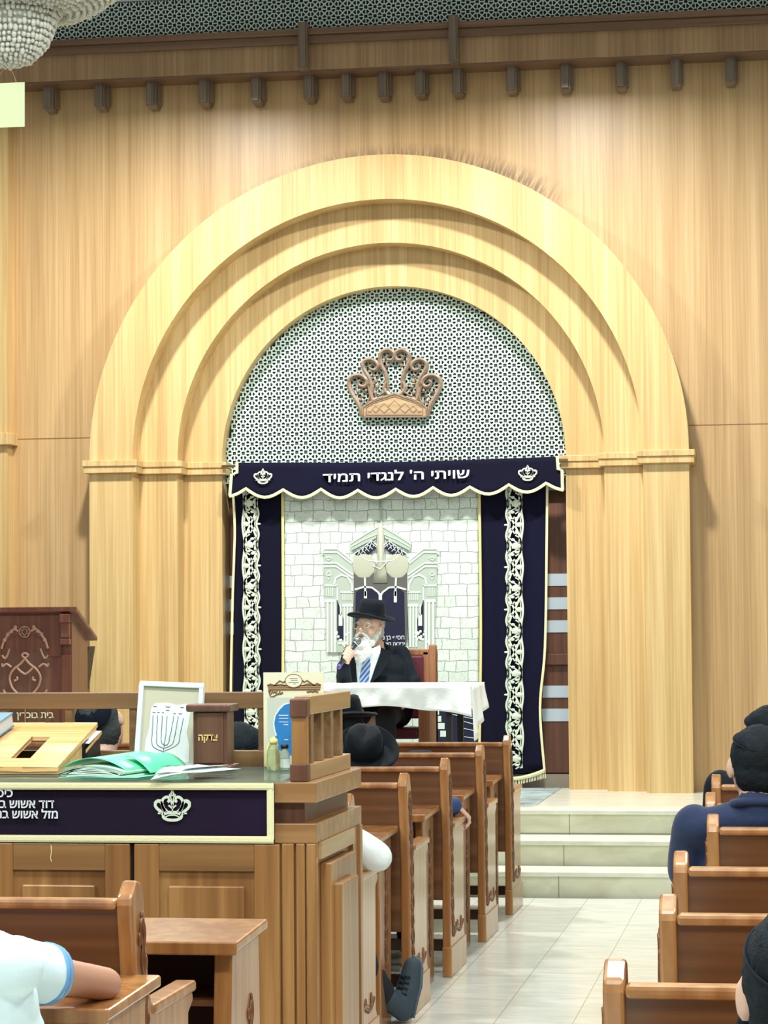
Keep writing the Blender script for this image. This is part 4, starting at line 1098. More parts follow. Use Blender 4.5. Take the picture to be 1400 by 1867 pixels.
# cream poster with ornament, blue leaflet
py_ = YB1-.10
A0, A1 = onY(480, 1226, py_), onY(590, 1228, py_)
po = thing('poster_card', 'tall cream card printed with an ornate brown shelf and oval', 'card', ((A0.x+A1.x)/2, py_, GZ))
part('card', MB().box(A0.x, A1.x, py_, py_+.004, GZ+.001, A0.z), M_cream, po)
def P2(px, py): p = onY(470+px/8.235, 1215+py/8.235, py_); return (p.x, p.z)
orn = MB()
orn.prism([P2(150, 300), P2(945, 290), P2(935, 350), P2(165, 360)], 'Y', py_-.001, py_)
part('ornament', orn, M_tan, po)
o2 = MB()
for pts, w in (([(145, 290), (945, 285)], .003), ([(150, 320), (945, 315)], .002), ([(160, 350), (935, 345)], .004), ([(165, 360), (185, 430), (200, 460), (240, 450), (290, 420), (360, 400)], .004),
               ([(145, 285), (190, 265), (250, 285), (330, 215), (380, 240), (430, 210)], .004), ([(945, 280), (890, 255), (840, 280), (740, 210), (700, 235), (660, 205)], .004), ([(240, 290), (350, 270), (420, 290)], .003), ([(860, 285), (750, 260), (680, 285)], .003)):
    o2.ribbon([P2(*p) for p in pts], w, py_-.001, .001)
for i in range(14): a = P2(190+i*14, 375+random.uniform(-5, 40)); o2.ball((a[0], py_-.001, a[1]), .0025, 6, 4, (1, .3, 1.4))
for i in range(14): a = P2(900-i*12, 370+random.uniform(-5, 20)); o2.ball((a[0], py_-.001, a[1]), .0022, 6, 4, (1, .3, 1.4))
part('ornament_lines', o2, M_brownp, po)
ov = MB(); c_ = P2(540, 215); pts = [(c_[0]+.0275*math.cos(t*PI/12), c_[1]+.0215*math.sin(t*PI/12)) for t in range(24)]
ov.prism(pts, 'Y', py_-.003, py_-.001); part('oval', ov, M_cream, po)
part('oval_outline', MB().ribbon(pts+[pts[0]], .0018, py_-.003, .0008), M_brownp, po)
o3 = MB()
for (x0_, x1_, y) in ((480, 600, 180), (500, 600, 208), (465, 615, 240), (540, 570, 262)): o3.ribbon([P2(x0_, y), P2(x1_, y)], .0014, py_-.003, .0006)
part('oval_words', o3, M_ink, po)
py2 = YB1-.21
A0, A1 = onY(487, 1272, py2), onY(572, 1275, py2)
lf_ = thing('blue_leaflet', 'grey leaflet with a blue rounded shape standing before the cream card', 'leaflet', ((A0.x+A1.x)/2, py2, GZ))
part('card', MB().box(A0.x, A1.x, py2, py2+.003, GZ+.001, A0.z), plain('grey_card', (206, 212, 196), .6), lf_)
def P3(px, py): p = onY(470+px/8.235, 1215+py/8.235, py2); return (p.x, p.z)
shp = [(600, 560), (460, 560), (400, 580), (330, 650), (270, 740), (250, 850), (265, 960), (290, 1030), (250, 1060), (280, 1110), (300, 1150), (330, 1260), (400, 1330), (600, 1330)]
part('blue_shape_outline', MB().prism([P3(x-(22 if x < 590 else 0), y-(12 if y < 700 else -6)) for x, y in shp], 'Y', py2-.001, py2), M_paper, lf_)
part('blue_shape', MB().prism([P3(*p) for p in shp], 'Y', py2-.002, py2-.001), M_bluep, lf_)
o3 = MB()
for (x0_, x1_, y) in ((315, 460, 735), (320, 460, 780), (320, 460, 835), (390, 460, 875), (400, 460, 1100)): o3.ribbon([P3(x0_, y), P3(x1_, y)], .002, py2-.002, .0006)
part('printed_lines', o3, M_paper, lf_)
# bottle and jar
def lathe_thing(name, label, cat, base, prof, mat): 
    t = thing(name, label, cat, base); part('body', MB().lathe(prof, base, 24), mat, t, smooth=True); return t
bp = gz(499, 1402); bp.y = YB1-.33; bp.x = onY(499, 1400, bp.y).x; bp.z = GZ+.001
bt = thing('bottle', 'yellowish plastic bottle with a yellow cap and ribbon by the newel post', 'bottle', bp)
part('body', MB().lathe([(.016, 0), (.020, .004), (.021, .03), (.019, .06), (.016, .075), (.009, .085)], bp, 24), M_yellow, bt, smooth=True)
part('cap', MB().lathe([(.011, .084), (.015, .088), (.012, .098), (.004, .104)], bp, 16), plain('yellow_cap', (236, 226, 130), .4), bt, smooth=True)
part('ribbon', MB().tube([bp+V((-.012, -.004, .09)), bp+V((-.022, -.006, .06)), bp+V((-.024, -.008, .025)), bp+V((-.014, -.014, .004))], .0022, 6), MATS['yellow_cap'], bt, smooth=True)
bp = V((onY(519, 1400, YB1-.30).x, YB1-.30, GZ+.001))
jr_ = thing('jar', 'small clear glass jar with dark lid beside the yellow bottle', 'jar', bp)
part('body', MB().lathe([(.014, 0), (.016, .003), (.016, .05), (.011, .06), (.010, .068)], bp, 24), M_glassw, jr_, smooth=True)
part('lid', MB().lathe([(.0125, .068), (.0125, .08), (.001, .0805)], bp, 20), M_plastic, jr_, smooth=True)
part('label_band', MB().lathe([(.0165, .008), (.0165, .036)], bp, 20, closed=True), M_paper, jr_, smooth=True)

# ================================================================== PODIUM on the platform
PY = 15.25
def pd(px, py, y=PY): return onY(px, py, y)
px1 = pd(131, 1120).x; px0 = px1-.60; pt = pd(133, 1106).z; cxp = (px0+px1)/2
pod = thing('podium', 'dark carved wooden podium standing on the platform at far left', 'podium', (cxp, PY+.2, PLAT))
part('body', MB().prism([(PY, PLAT), (PY+.36, PLAT), (PY+.36, pt-.17), (PY, pt-.03)], 'X', px0, px1), M_podium, pod, bevel=.004)
part('sloping_top', MB().prism([(PY-.05, pt-.028), (PY-.05, pt), (PY+.43, pt-.19), (PY+.43, pt-.215)], 'X', px0-.045, px1+.045), M_podium, pod, bevel=.004)
for s in (px0+.035, px1-.035):
    part('column', MB().box(s-.03, s+.03, PY-.02, PY+.02, PLAT+.06, pt-.30), M_podium, pod, bevel=.004)
    br = MB(); br.box(s-.032, s+.032, PY-.05, PY, pt-.10, pt-.045); br.box(s-.028, s+.028, PY-.042, PY, pt-.17, pt-.10); br.box(s-.032, s+.032, PY-.045, PY, pt-.235, pt-.20); br.prism([(PY-.042, pt-.17), (PY, pt-.17), (PY, pt-.2), (PY-.03, pt-.2)], 'X', s-.028, s+.028)
    part('bracket', br, M_podium, pod, bevel=.004)
part('plinth', MB().box(px0-.02, px1+.02, PY-.035, PY+.38, PLAT, PLAT+.07), M_podium, pod, bevel=.005)
ar = MB(); n_ = 18; rr = .155; az_ = pt-.29
for i in range(n_):
    t0_, t1_ = PI*i/n_, PI*(i+1)/n_
    a = (cxp-rr*math.cos(t0_), az_+rr*.8*math.sin(t0_)); b = (cxp-rr*math.cos(t1_), az_+rr*.8*math.sin(t1_))
    ar.prism([a, b, (b[0], pt-.055), (a[0], pt-.055)], 'Y', PY-.012, PY+.002)
ar.box(px0+.065, cxp-rr, PY-.012, PY, az_-.02, pt-.055); ar.box(cxp+rr, px1-.065, PY-.012, PY, az_-.02, pt-.055)
part('arched_head', ar, M_podium, pod)
cvn = MB(); yv = PY-.003
def CV(pts, w=.013, mirror=True):
    for s in ((1, -1) if mirror else (1,)):
        sm = smooth_pts([(cxp+s*x, 0, pt-.30-z) for x, z in pts], 5); cvn.ribbon([(a, c) for a, _, c in sm], w, yv, .008, .003)
# heart shaped scroll (x from centre, depth below arch springing)
CV([(0, .30), (.04, .25), (.085, .20), (.10, .14), (.075, .09), (.03, .055), (0, .02)]); CV([(0, .12), (.03, .10), (.05, .075), (.03, .055)])
CV([(.045, .25), (.09, .25), (.13, .235), (.14, .215)]); CV([(.05, .27), (.10, .275), (.14, .29), (.15, .275)]); CV([(.03, .29), (.07, .32), (.10, .31)])
CV([(.09, .075), (.12, .055), (.145, .07), (.15, .05)]); CV([(.07, .16), (.05, .15), (.055, .135)]); CV([(0, .02), (.02, -.0), (0, -.015)]); CV([(0, .42), (.0, .30)], .006)
CV([(.15, .0), (.13, .02), (.115, -.0), (.10, -.04)], .012)
for r in (.034,): 
    ctr = (cxp, pt-.155); cvn.ribbon([(ctr[0]+r*math.cos(t*PI/9), ctr[1]+r*math.sin(t*PI/9)) for t in range(19)], .006, PY-.013, .007)
    for ph in (PI/2, -PI/2): tri = [(ctr[0]+r*.85*math.cos(ph+q*2*PI/3), ctr[1]+r*.85*math.sin(ph+q*2*PI/3)) for q in range(4)]; cvn.ribbon(tri, .005, PY-.014, .007)
for s in (1, -1):
    cvn.ribbon([(cxp+s*.04, pt-.15), (cxp+s*.07, pt-.135), (cxp+s*.10, pt-.16), (cxp+s*.135, pt-.21), (cxp+s*.15, pt-.26)], .014, PY-.012, .007, .002)
    for (a, b_) in ((.06, .125), (.085, .15), (.11, .17), (.13, .205)): cvn.ball((cxp+s*a, PY-.018, pt-b_), .013, 7, 5, (1, .5, 1))
part('carving', cvn, M_podcarve, pod)
part('recessed_panel', MB().box(cxp-.165, cxp+.165, PY-.002, PY+.001, PLAT+.1, az_+.01), M_door, pod)
tq = pd(64, 1309, PY-.004); text('gilt_words', heb('בית בוכרין'), .058, M_trim, pod, (tq.x, PY-.005, tq.z), depth=.002, bold=.0005, width=pd(97, 1300).x-pd(30, 1300).x)

# black loudspeaker behind the podium
sp_ = thing('loudspeaker', 'black loudspeaker leaning on a pole behind the carved podium', 'loudspeaker', (onY(147, 1215, 16.0).x, 16.1, PLAT))
qa, qb, qc, qd = onY(132, 1262, 16.0), onY(150, 1258, 16.0), onY(162, 1178, 16.0), onY(137, 1180, 16.0)
part('cabinet', MB().prism([(qa.x+0, qa.z), (qb.x, qb.z), (qc.x, qc.z), (qd.x, qd.z)], 'Y', 16.0, 16.16), M_plastic, sp_, bevel=.006)
part('pole', MB().tube([(qa.x+.03, 16.08, PLAT), (qa.x+.03, 16.08, qa.z+.02)], .014), M_plastic, sp_)
part('bracket', MB().box(qd.x+.04, qd.x+.06, 16.03, 16.06, qd.z, qd.z+.03), M_metal, sp_)

# ================================================================== TABLE, CLOTH, THRONE
TY0, TY1 = 15.05, 15.70; TZ = 1.178
tx0, tx1 = onY(560, 1245, TY0).x, onY(858, 1245, TY0).x
tb_ = thing('table', 'table under a white cloth at which the speaker sits', 'table', ((tx0+tx1)/2, (TY0+TY1)/2, PLAT))
part('table_top', MB().box(tx0+.01, tx1-.01, TY0+.01, TY1, TZ-.035, TZ-.004), M_chair, tb_)
for x in (tx0+.05, tx1-.14):
    for y in (TY0+.06, TY1-.06): part('leg', MB().box(x-.018, x+.018, y-.018, y+.018, PLAT, TZ-.035), M_plastic, tb_)
def tablecloth():
    mb = MB(); nx = 80; ny = 10; nd = 12; vs = []; fs = []
    rows = []
    # rows run from the back edge of the top to the front and down the drop
    for j in range(ny+1): rows.append(('t', j/ny))
    for j in range(1, nd+1): rows.append(('d', j/nd))
    for kind, t in rows:
        for i in range(nx+1):
            u = i/nx; x = tx0+(tx1-tx0)*u
            if kind == 't': vs.append((x, TY1-(TY1-TY0)*t, TZ+.0015*math.sin(x*30)*math.sin(t*7)))
            else:
                cornr = max(0, (u-.80)/.20); dl = .148+.012*math.sin(u*9+1)+.055*cornr**1.5-.012*math.exp(-((u-.55)/.15)**2)
                z = TZ-dl*t
                y = TY0-.012-.020*t*(math.sin(x*13+2.2*t)+.7*math.sin(x*31-3*t+1)+.35*math.sin(x*57+5*t))*.42-.03*t*cornr
                vs.append((x+.0*t+.012*t*cornr, y, z))
    w = nx+1
    for j in range(len(rows)-1):
        for i in range(nx): a = j*w+i; fs.append((a, a+1, a+w+1, a+w))
    mb.add(vs, fs)
    # side drop at the right with pointed corner folds
    vs = []; fs = []; m = 26
    for j in range(9):
        t = j/8
        for i in range(m+1):
            v = i/m; y = TY0+(TY1-TY0)*v; dl = .20*(1-v)**1.2+.14
            vs.append((tx1+.002+t*(.02+.018*math.sin(v*16)), y-.006-.03*t*(1-v), TZ-dl*t))
    for j in range(8):
        for i in range(m): a = j*(m+1)+i; fs.append((a, a+1, a+m+2, a+m+1))
    mb.add(vs, fs)
    return mb
tcl = tag(part('tablecloth', tablecloth(), M_white, smooth=True), 'white cloth draped over the speaker\'s table', 'tablecloth')
sdf = tcl.modifiers.new('t', 'SOLIDIFY'); sdf.thickness = .003
# throne
TH = 16.02
ax0, ax1 = onY(630, 1200, TH).x, onY(795, 1200, TH).x
thn = thing('throne_chair', 'tall wooden armchair with maroon leather back behind the speaker', 'chair', ((ax0+ax1)/2, TH-.2, PLAT))
ztp = onY(783, 1175, TH).z
for x, nm in ((ax1-.075, 'post'), (ax0, 'post')):
    p_ = part('side_post', MB().box(x, x+.075, TH-.30, TH+.06, PLAT, TZ-.06), M_chair, thn, bevel=.004)
    part('back_post', MB().box(x+(.03 if x > ax0 else 0), x+.075, TH-.03, TH+.06, PLAT, ztp), M_chair, thn, bevel=.01)
    part('carving', carve_vine(x+.077, 1, [([(TH+.01, ztp-.04), (TH+.01, ztp-.3)], .01)]), M_carve, p_, smooth=True)
part('crest_rail', MB().box(ax0+.07, ax1-.045, TH-.02, TH+.05, ztp-.07, ztp-.03), M_chair, thn, bevel=.006)
part('back_cushion', MB().box(ax0+.10, ax1-.078, TH-.035, TH+.02, PLAT+.5, ztp-.07), M_maroon, thn, bevel=.012)
part('back_frame', MB().box(ax1-.08, ax1-.045, TH-.02, TH+.04, PLAT+.4, ztp-.05), M_chair, thn)
part('seat', MB().box(ax0+.07, ax1-.075, TH-.30, TH-.03, PLAT+.38, PLAT+.45), M_maroon, thn, bevel=.015)

# ================================================================== PEOPLE
def headframe(c, yaw, pitch, roll=0):
    return Matrix.Translation(V(c)) @ Matrix.Rotation(yaw, 4, 'Z') @ Matrix.Rotation(pitch, 4, 'X') @ Matrix.Rotation(roll, 4, 'Y')
def rot3(M): return M.to_3x3()
def head_prims(H, k=1.0):
    R = rot3(H); P = lambda x, y, z: H @ V((x*k, y*k, z*k))
    pr = [('e', P(0, -.015, .025), (.076*k, .094*k, .09*k), R), ('e', P(0, .02, -.02), (.066*k, .072*k, .088*k), R),
          ('e', P(0, .045, -.075), (.042*k, .042*k, .036*k), R), ('e', P(0, .07, .03), (.05*k, .022*k, .035*k), R),
          ('c', P(0, .09, .012), P(0, .108, -.022), .008*k, .013*k), ('c', P(-.012, .095, -.026), P(.012, .095, -.026), .008*k, .008*k)]
    for s in (-1, 1):
        pr += [('e', P(s*.078, -.004, -.005), (.010*k, .020*k, .032*k), R @ Matrix.Rotation(s*-.35, 3, 'Z')), ('e', P(s*.036, .062, -.018), (.026*k, .026*k, .028*k), R),
               ('c', P(s*.02, .082, .018), P(s*.045, .072, .018), .010*k, .008*k)]
    pr += [('c', P(-.018, .084, -.052), P(.018, .084, -.052), .009*k, .009*k)]
    return pr
def hand_prims(Wp, d, n, curl=.5, side=1, k=1.0, spread=.0, thumb=.6):
    """palm, four jointed fingers of unequal length and a thumb; d towards fingers, n the way the palm faces"""
    Wp, d = V(Wp), V(d).normalized(); n = V(n); n = (n-d*n.dot(d)).normalized(); sd = d.cross(n)*side
    pr = []
    for i, (ln, off) in enumerate(((.070, 1.5), (.078, .5), (.073, -.5), (.058, -1.5))):
        base = Wp+sd*(off*.012*k)+d*.015*k; kn = Wp+sd*(off*.0205*k)+d*(.088-.006*abs(off-.3))*k
        pr.append(('c', base, kn, .014*k, .0115*k))
        p = kn; dirv = (d+sd*off*spread).normalized(); ang = 0
        for j, fr in enumerate((.46, .31, .23)):
            ang += curl*(1, 1.1, .8)[j]
            dv = (dirv*math.cos(ang)+n*math.sin(ang)).normalized(); q = p+dv*ln*fr*k
            pr.append(('c', p, q, (.0095-.0008*j)*k, (.0088-.0008*j)*k)); p = q
    t0 = Wp+d*.025*k+sd*.022*k; t1 = t0+(d*.5+sd*.75+n*.35).normalized()*.038*k
    t2 = t1+(d*.8+sd*(.5-thumb)+n*.6).normalized()*.032*k; t3 = t2+(d*.7-sd*thumb*.8+n*.6).normalized()*.026*k
    pr += [('c', t0, t1, .014*k, .0115*k), ('c', t1, t2, .0115*k, .010*k), ('c', t2, t3, .010*k, .008*k)]
    return pr
def cap(H, name, mat, parent, tilt=.55, ang=.95, r=.1, c=(0, -.012, .02), squash=(1, 1.08, .95)):
    mb = MB(); prof = []
    for i in range(11):
        a = ang*i/10; prof.append((max(r*math.sin(a), 1e-5), r*math.cos(a)))
    for i in range(10, -1, -1):
        a = ang*i/10; prof.append((max((r-.004)*math.sin(a), 1e-5), (r-.004)*math.cos(a)))
    S = Matrix.Diagonal((*squash, 1)); M = H @ Matrix.Translation(V(c)) @ S @ Matrix.Rotation(tilt, 4, 'X')
    mb.lathe(prof, (0, 0, 0), 32, M=M); o = part(name, mb, mat, parent, smooth=True, world=False)
    pts = [M @ V(((r+.001)*math.sin(ang)*math.cos(t*PI/16), (r+.001)*math.sin(ang)*math.sin(t*PI/16), r*math.cos(ang))) for t in range(33)]
    part('stitched_rim', MB().tube(pts, .0022, 5), M_black, o, smooth=True, world=False)
    return o
def fedora(M, name, parent, br=.155, cr=.085, h=.115, pinch=0):
    """hat with curled brim, ribbon and (pinch) a dented crown; M places the brim plane"""
    mb = MB(); n = 48; vs = []; rings = []
    prof = [(br, .012), (br-.004, .018), (br-.03, .004), (cr+.012, 0), (cr, .008), (cr*.985, .04), (cr*.95, h*.7), (cr*.86, h*.92), (cr*.62, h), (cr*.3, h*.99), (.0001, h*.98)]
    for r, z in prof:
        row = []
        for k in range(n):
            th = 2*PI*k/n; sx = 1.0; sy_ = 1.12 if r < br*.8 else 1.05
            zz = z+(0 if r < br*.75 else .012*math.cos(2*th)*-1*(r/br))
            x, y = r*math.cos(th)*sx, r*math.sin(th)*sy_
            if pinch and z > h*.5:
                front = max(0, y/cr)
                x *= 1-.30*pinch*max(0, front)*(z/h); zz -= pinch*.022*math.exp(-(x/.028)**2)*(1 if z > h*.85 else 0)
            row.append(M @ V((x, y, zz)))
        rings.append(row)
    for row in rings: vs += row
    m = len(vs); N_ = len(rings)
    under = [[M @ V((r*math.cos(2*PI*k/n), r*math.sin(2*PI*k/n)*1.08, z+(0 if r < br*.75 else -.012*math.cos(4*PI*k/n)*(r/br)))) for k in range(n)] for r, z in ((br, .008), (br-.03, 0), (cr, -.003), (cr*.9, .03))]
    for row in under: vs += row
    fs = []
    for i in range(N_-1):
        for k in range(n): fs.append((i*n+k, i*n+(k+1) % n, (i+1)*n+(k+1) % n, (i+1)*n+k))
    for i in range(len(under)-1):
        for k in range(n): fs.append((m+i*n+k, m+(i+1)*n+k, m+(i+1)*n+(k+1) % n, m+i*n+(k+1) % n))
    for k in range(n): fs.append((k, m+k, m+(k+1) % n, (k+1) % n))
    mb.add(vs, fs)
    o = part(name, mb, M_black, parent, smooth=True, world=False)
    rb = MB(); prof = [(cr+.003, .006), (cr+.003, .034)]
    rb.lathe(prof, (0, 0, 0), 48, M=M @ Matrix.Diagonal((1, 1.12, 1, 1)), closed=True)
    r_ = part('hat_ribbon', rb, plain('hat_ribbon', (16, 26, 34), .4) if 'hat_ribbon' not in MATS else MATS['hat_ribbon'], o, smooth=True, world=False)
    return o

def sitter(name, label, loc, rz=0, hz=1.10, shz=.93, hx=0, hy=.02, yaw=0, pitch=0, roll=0, k=1.0, shirt=None, trous=None, arms=None, hat='kippah',
           hairmat=None, skin=None, sleeve='long', legs=True, legx=0, vox=.011, shoes=True, shw=.17, kip=dict(), legL=None, legR=None, beard=None, slf=.5):
    """seated person, local +y forward; loc at floor under the seat back"""
    t = thing(name, label, 'person', loc, None, (0, 0, rz))
    skin = skin or M_skin; shirt = shirt or M_suit; trous = trous or M_trous; hairmat = hairmat or M_hair
    sz = .455; H = headframe((hx, hy+.07, hz), yaw, pitch, roll)
    hp = head_prims(H, k)
    nb = V((hx*.4, .04, shz+.03))
    A = {}
    for s in (-1, 1):
        sh = V((s*shw, .05, shz-.03)); e = V((s*(shw+.05), .12, shz-.30)); w = V((s*(shw-.02), .32, shz-.33)); A[s] = [sh, e, w, V((0, 1, -.2)), V((0, 0, -1)), .35]
    for s, v in (arms or {}).items():
        for i, q in enumerate(v):
            if q is not None: A[s][i] = V(q) if i < 5 else q
    body = list(hp)+[('c', H @ V((0, -.02, -.06)), nb, .052*k, .058*k), ('c', nb, V((0, .10, shz-.12)), .06, .10), ('c', V((-.06, .12, shz-.15)), V((.06, .12, shz-.15)), .09, .09), ('c', V((0, .12, shz-.15)), V((0, .14, sz+.12)), .10, .11)]
    for s in (-1, 1):
        sh, e, w, d, n_, cu = A[s]
        body += [('c', V((0, .06, shz-.05)), sh, .05, .045), ('c', sh, e, .042*k, .036*k), ('c', e, w, .034*k, .024*k)]+hand_prims(w, d, n_, cu, s, k*.98)
    K = {}
    if legs:
        for s in (-1, 1):
            L_ = (legL if s < 0 else legR) or [V((s*.09+legx*.3, .16, sz+.09)), V((s*.13+legx, .54, sz+.06)), V((s*.13+legx, .56, .10)), V((s*.15+legx, .74, .04))]
            K[s] = [V(q) for q in L_]
            hp_, kn, an, toe = K[s]
            body += [('c', hp_, kn, .06, .05), ('c', kn, an, .045, .035), ('c', an, toe, .032, .028)]
    bo_ = blob('body', body, min(vox, .0075), skin, t, it=2)
    # shirt / jacket
    if shirt:
        sp = [('c', V((-.09, .13, sz+.10)), V((.09, .13, sz+.10)), .125, .125), ('c', V((-.07, .11, shz-.2)), V((.07, .11, shz-.2)), .13, .13), ('c', V((-.09, .10, shz-.13)), V((.09, .10, shz-.13)), .105, .105),
              ('c', V((-shw+.02, .05, shz-.045)), V((shw-.02, .05, shz-.045)), .062, .062), ('c', nb+V((0, .0, -.04)), nb+V((0, -.003, -.012)), .080, .068)]+[('c', V((s_*.03, .045, shz-.01)), V((s_*(shw-.01), .05, shz-.045)), .06, .058) for s_ in (-1, 1)]
        for s in (-1, 1):
            sh, e, w, d, n_, cu = A[s]
            if sleeve == 'long': sp += [('c', sh, e, .064, .054), ('c', e, w-(w-e).normalized()*.015, .052, .042)]
            else: sp += [('c', sh, sh+(e-sh)*slf, .064, .062)]
        so = blob('shirt' if shirt not in (M_suit,) else 'jacket', sp, vox, shirt, t, it=3, noise_amp=.006, nscale=14)
    if legs and trous:
        tp_ = [('c', V((-.09, .14, sz+.095)), V((.09, .14, sz+.095)), .12, .12)]
        for s in (-1, 1):
            hp_, kn, an, toe = K[s]; tp_ += [('c', hp_, kn, .085, .07), ('c', kn, an, .068, .056)]
        blob('trousers', tp_, vox, trous, t, it=3, noise_amp=.005, nscale=16)
        if shoes:
            for s in (-1, 1):
                hp_, kn, an, toe = K[s]; blob('shoe', [('c', an+V((0, -.02, -.05)) if an.z < .2 else an, toe, .042, .038), ('c', an, an+(toe-an)*.3, .046, .04)], .012, M_plastic, t, it=2)
    R = rot3(H); P = lambda x, y, z: H @ V((x*k, y*k, z*k))
    hr = [('e', P(0, -.028, .032), (.083*k, .092*k, .092*k), R), ('e', P(0, -.045, -.02), (.076*k, .066*k, .072*k), R), ('e', P(0, -.045, -.06), (.055*k, .045*k, .04*k), R)]
    if hat != 'fedora' or True:
        blob('hair', hr, .008, hairmat, t, it=2, noise_amp=.004, nscale=120)
    if beard:
        blob('beard', [('e', P(0, .055, -.085), (.055*k, .045*k, .06*k), R), ('c', P(-.06, .03, -.05), P(.06, .03, -.05), .028*k, .028*k)], .008, beard, t, it=1, noise_amp=.008, nscale=90)
    if hat == 'kippah':
        cap(H, 'kippah', M_kip, t, **kip)
    elif hat == 'fedora':
        fedora(H @ Matrix.Translation(V((0, -.015, .055))) @ Matrix.Rotation(.12, 4, 'X'), 'hat', t, pinch=1.0)
    return t
# right block
sitter('person', 'person in a navy polo shirt and large dark kippah seated in a right pew', (-.105, 7.54+.07, 0), hz=1.075, shz=.935, hx=-.0, yaw=.25, shirt=M_navy, sleeve='short', k=1.03, shw=.20,
       arms={-1: [(-.19, .06, .90), (-.235, .14, .62), (-.10, .36, .60)]}, kip=dict(r=.094, ang=.98, tilt=.42, c=(0, -.022, .035), squash=(1, 1.02, .9)))
sitter('person', 'person in dark clothes and kippah seated in the farthest right pew', (-.09, 9.63+.07, 0), hz=1.075, shz=.925, hx=.0, yaw=.3, k=1.02, shw=.19, shirt=M_suit,
       arms={-1: [(-.18, .06, .89), (-.215, .14, .66), (-.12, .36, .60)]}, kip=dict(r=.102, ang=1.2, tilt=.45))
sitter('person', 'dark bearded person with a black kippah, close at the bottom right corner', (.012, 3.42, 0), hz=.985, shz=.80, hx=0, yaw=.1, pitch=.05, k=1.05, shw=.2, shirt=M_suit, vox=.01,
       kip=dict(r=.105, ang=1.08, tilt=.52, c=(.010, -.016, .022)), beard=M_hair)
pcol = bpy.data.objects['person'];
pts = [V((.072*math.cos(a*PI/12), .05+.066*math.sin(a*PI/12), .962-.012*math.sin(a*PI/12))) for a in range(25)]
part('collar', MB().tube(pts, [.016]*25, 8), M_navy, pcol, smooth=True, world=False)
# left block
sitter('person', 'person in a black brimmed hat seen from behind, blue sleeve on the pew armrest', (-1.88, 10.87+.10, 0), hz=.925, shz=.80, hx=.01, pitch=.50, roll=.12, shirt=M_blue, k=1.0,
       arms={1: [(.18, .1, .75), (.30, .26, .69), (.375, .40, .705), (.7, .6, -.75), (-.5, 0, -1), .7]}, hat='fedora')
sitter('person', 'person in a black hat almost hidden behind the balustrade newel, further forward', (-2.155, 12.12+.08, 0), hz=1.01, shz=.85, pitch=-.15, roll=-.15, shirt=M_suit, hat='fedora')
sitter('person', 'person with a tilted black kippah and dark grey hair seen through the far balustrade', (-2.74, 9.70+.10, 0), hz=1.125, shz=.975, yaw=.05, pitch=.1, roll=-.4, hairmat=M_hairgrey, shirt=M_suit, k=1.0,
       kip=dict(r=.104, ang=.85, tilt=1.0), arms={})
sitter('person', 'person with a small dark kippah glimpsed right of the charity box', (-2.79, 12.12+.1, 0), hz=.925, shz=.79, yaw=-.3, pitch=.1, hairmat=M_hairgrey, shirt=M_suit, k=.96, shw=.15, kip=dict(r=.1, ang=.9, tilt=.8))
# white-sleeved person beside the bimah with one leg crossed and the shoe out in the aisle
wp = sitter('person', 'person in a white shirt, elbow on an armrest, shoe out in the aisle', (-1.86, 8.43+.03, 0), hz=1.06, shz=.92, yaw=.1, shirt=M_white, trous=M_trous, hat='kippah', hx=-.02, kip=dict(tilt=.5),
       arms={1: [(.21, .10, .87), (.425, .27, .705), (.20, .42, .80), (-1, .3, .2), (0, 0, -1), .5]}, shoes=False,
       legR=[(.09, .16, .545), (.20, .62, .50), (.31, 1.06, .11), (.34, 1.09, .06)])
# sneaker of the stretched leg, heel on the floor and toe up, just inside the end of the pew in front
def snk():
    o0 = V(wp.location); A_ = onY(735, 1862, 9.575)-o0; T_ = onY(752, 1762, 9.60)-o0
    A_.z = max(A_.z, .05)
    pr = [('c', A_, A_+(T_-A_)*.5, .043, .047), ('c', A_+(T_-A_)*.4, T_, .047, .036), ('c', A_, A_+V((-.05, -.06, .05)), .042, .045)]
    o = blob('sneaker', pr, .007, M_shoe, wp, it=3)
    la = MB()
    for i in range(5):
        c = A_+(T_-A_)*(.28+i*.13); la.tube([c+V((-.034, -.034, -.004)), c+V((-.012, -.046, .003)), c+V((.006, -.046, -.004))], .0036, 6); la.tube([c+V((-.030, -.038, .006)), c+V((-.014, -.047, -.006))], .003, 6)
    part('laces', la, M_lace, o, smooth=True, world=False)
    so = MB(); d = (T_-A_).normalized(); q = V((d.z, 0, -d.x))
    so.tube([A_+q*.043-d*.02, A_+q*.044+(T_-A_)*.3, A_+q*.047+(T_-A_)*.6, T_+q*.036, T_+q*.020+d*.028, T_-q*.01+d*.036], .008, 6); part('sole', so, plain('shoe_sole', (74, 88, 98), .6), o, smooth=True, world=False)
snk()
# boy at the lower left
M_tee = plain('white_tee', (218, 240, 244), .85, bump=.15, bscale=40)
inv = V((-1.63, 4.62, 0))
def lc(px, py, Y): return onY(px, py, Y)-inv
bsh, bel, bwr = lc(20, 1765, 4.80), lc(192, 1816, 5.10), lc(20, 1850, 5.20)
bel.z = max(bel.z, .726+.036); bwr.z = .726+.03
boy = sitter('person', 'person in a white short sleeved shirt resting an arm on the foreground desk', inv, hz=1.07, shz=.90, hx=-.13, shirt=M_tee, sleeve='short', slf=.34, shw=.17, skin=M_skin2, k=.98, vox=.009,
     arms={1: [bsh, bel, bwr, (-1, .15, 0), (0, 0, -1), .15]})
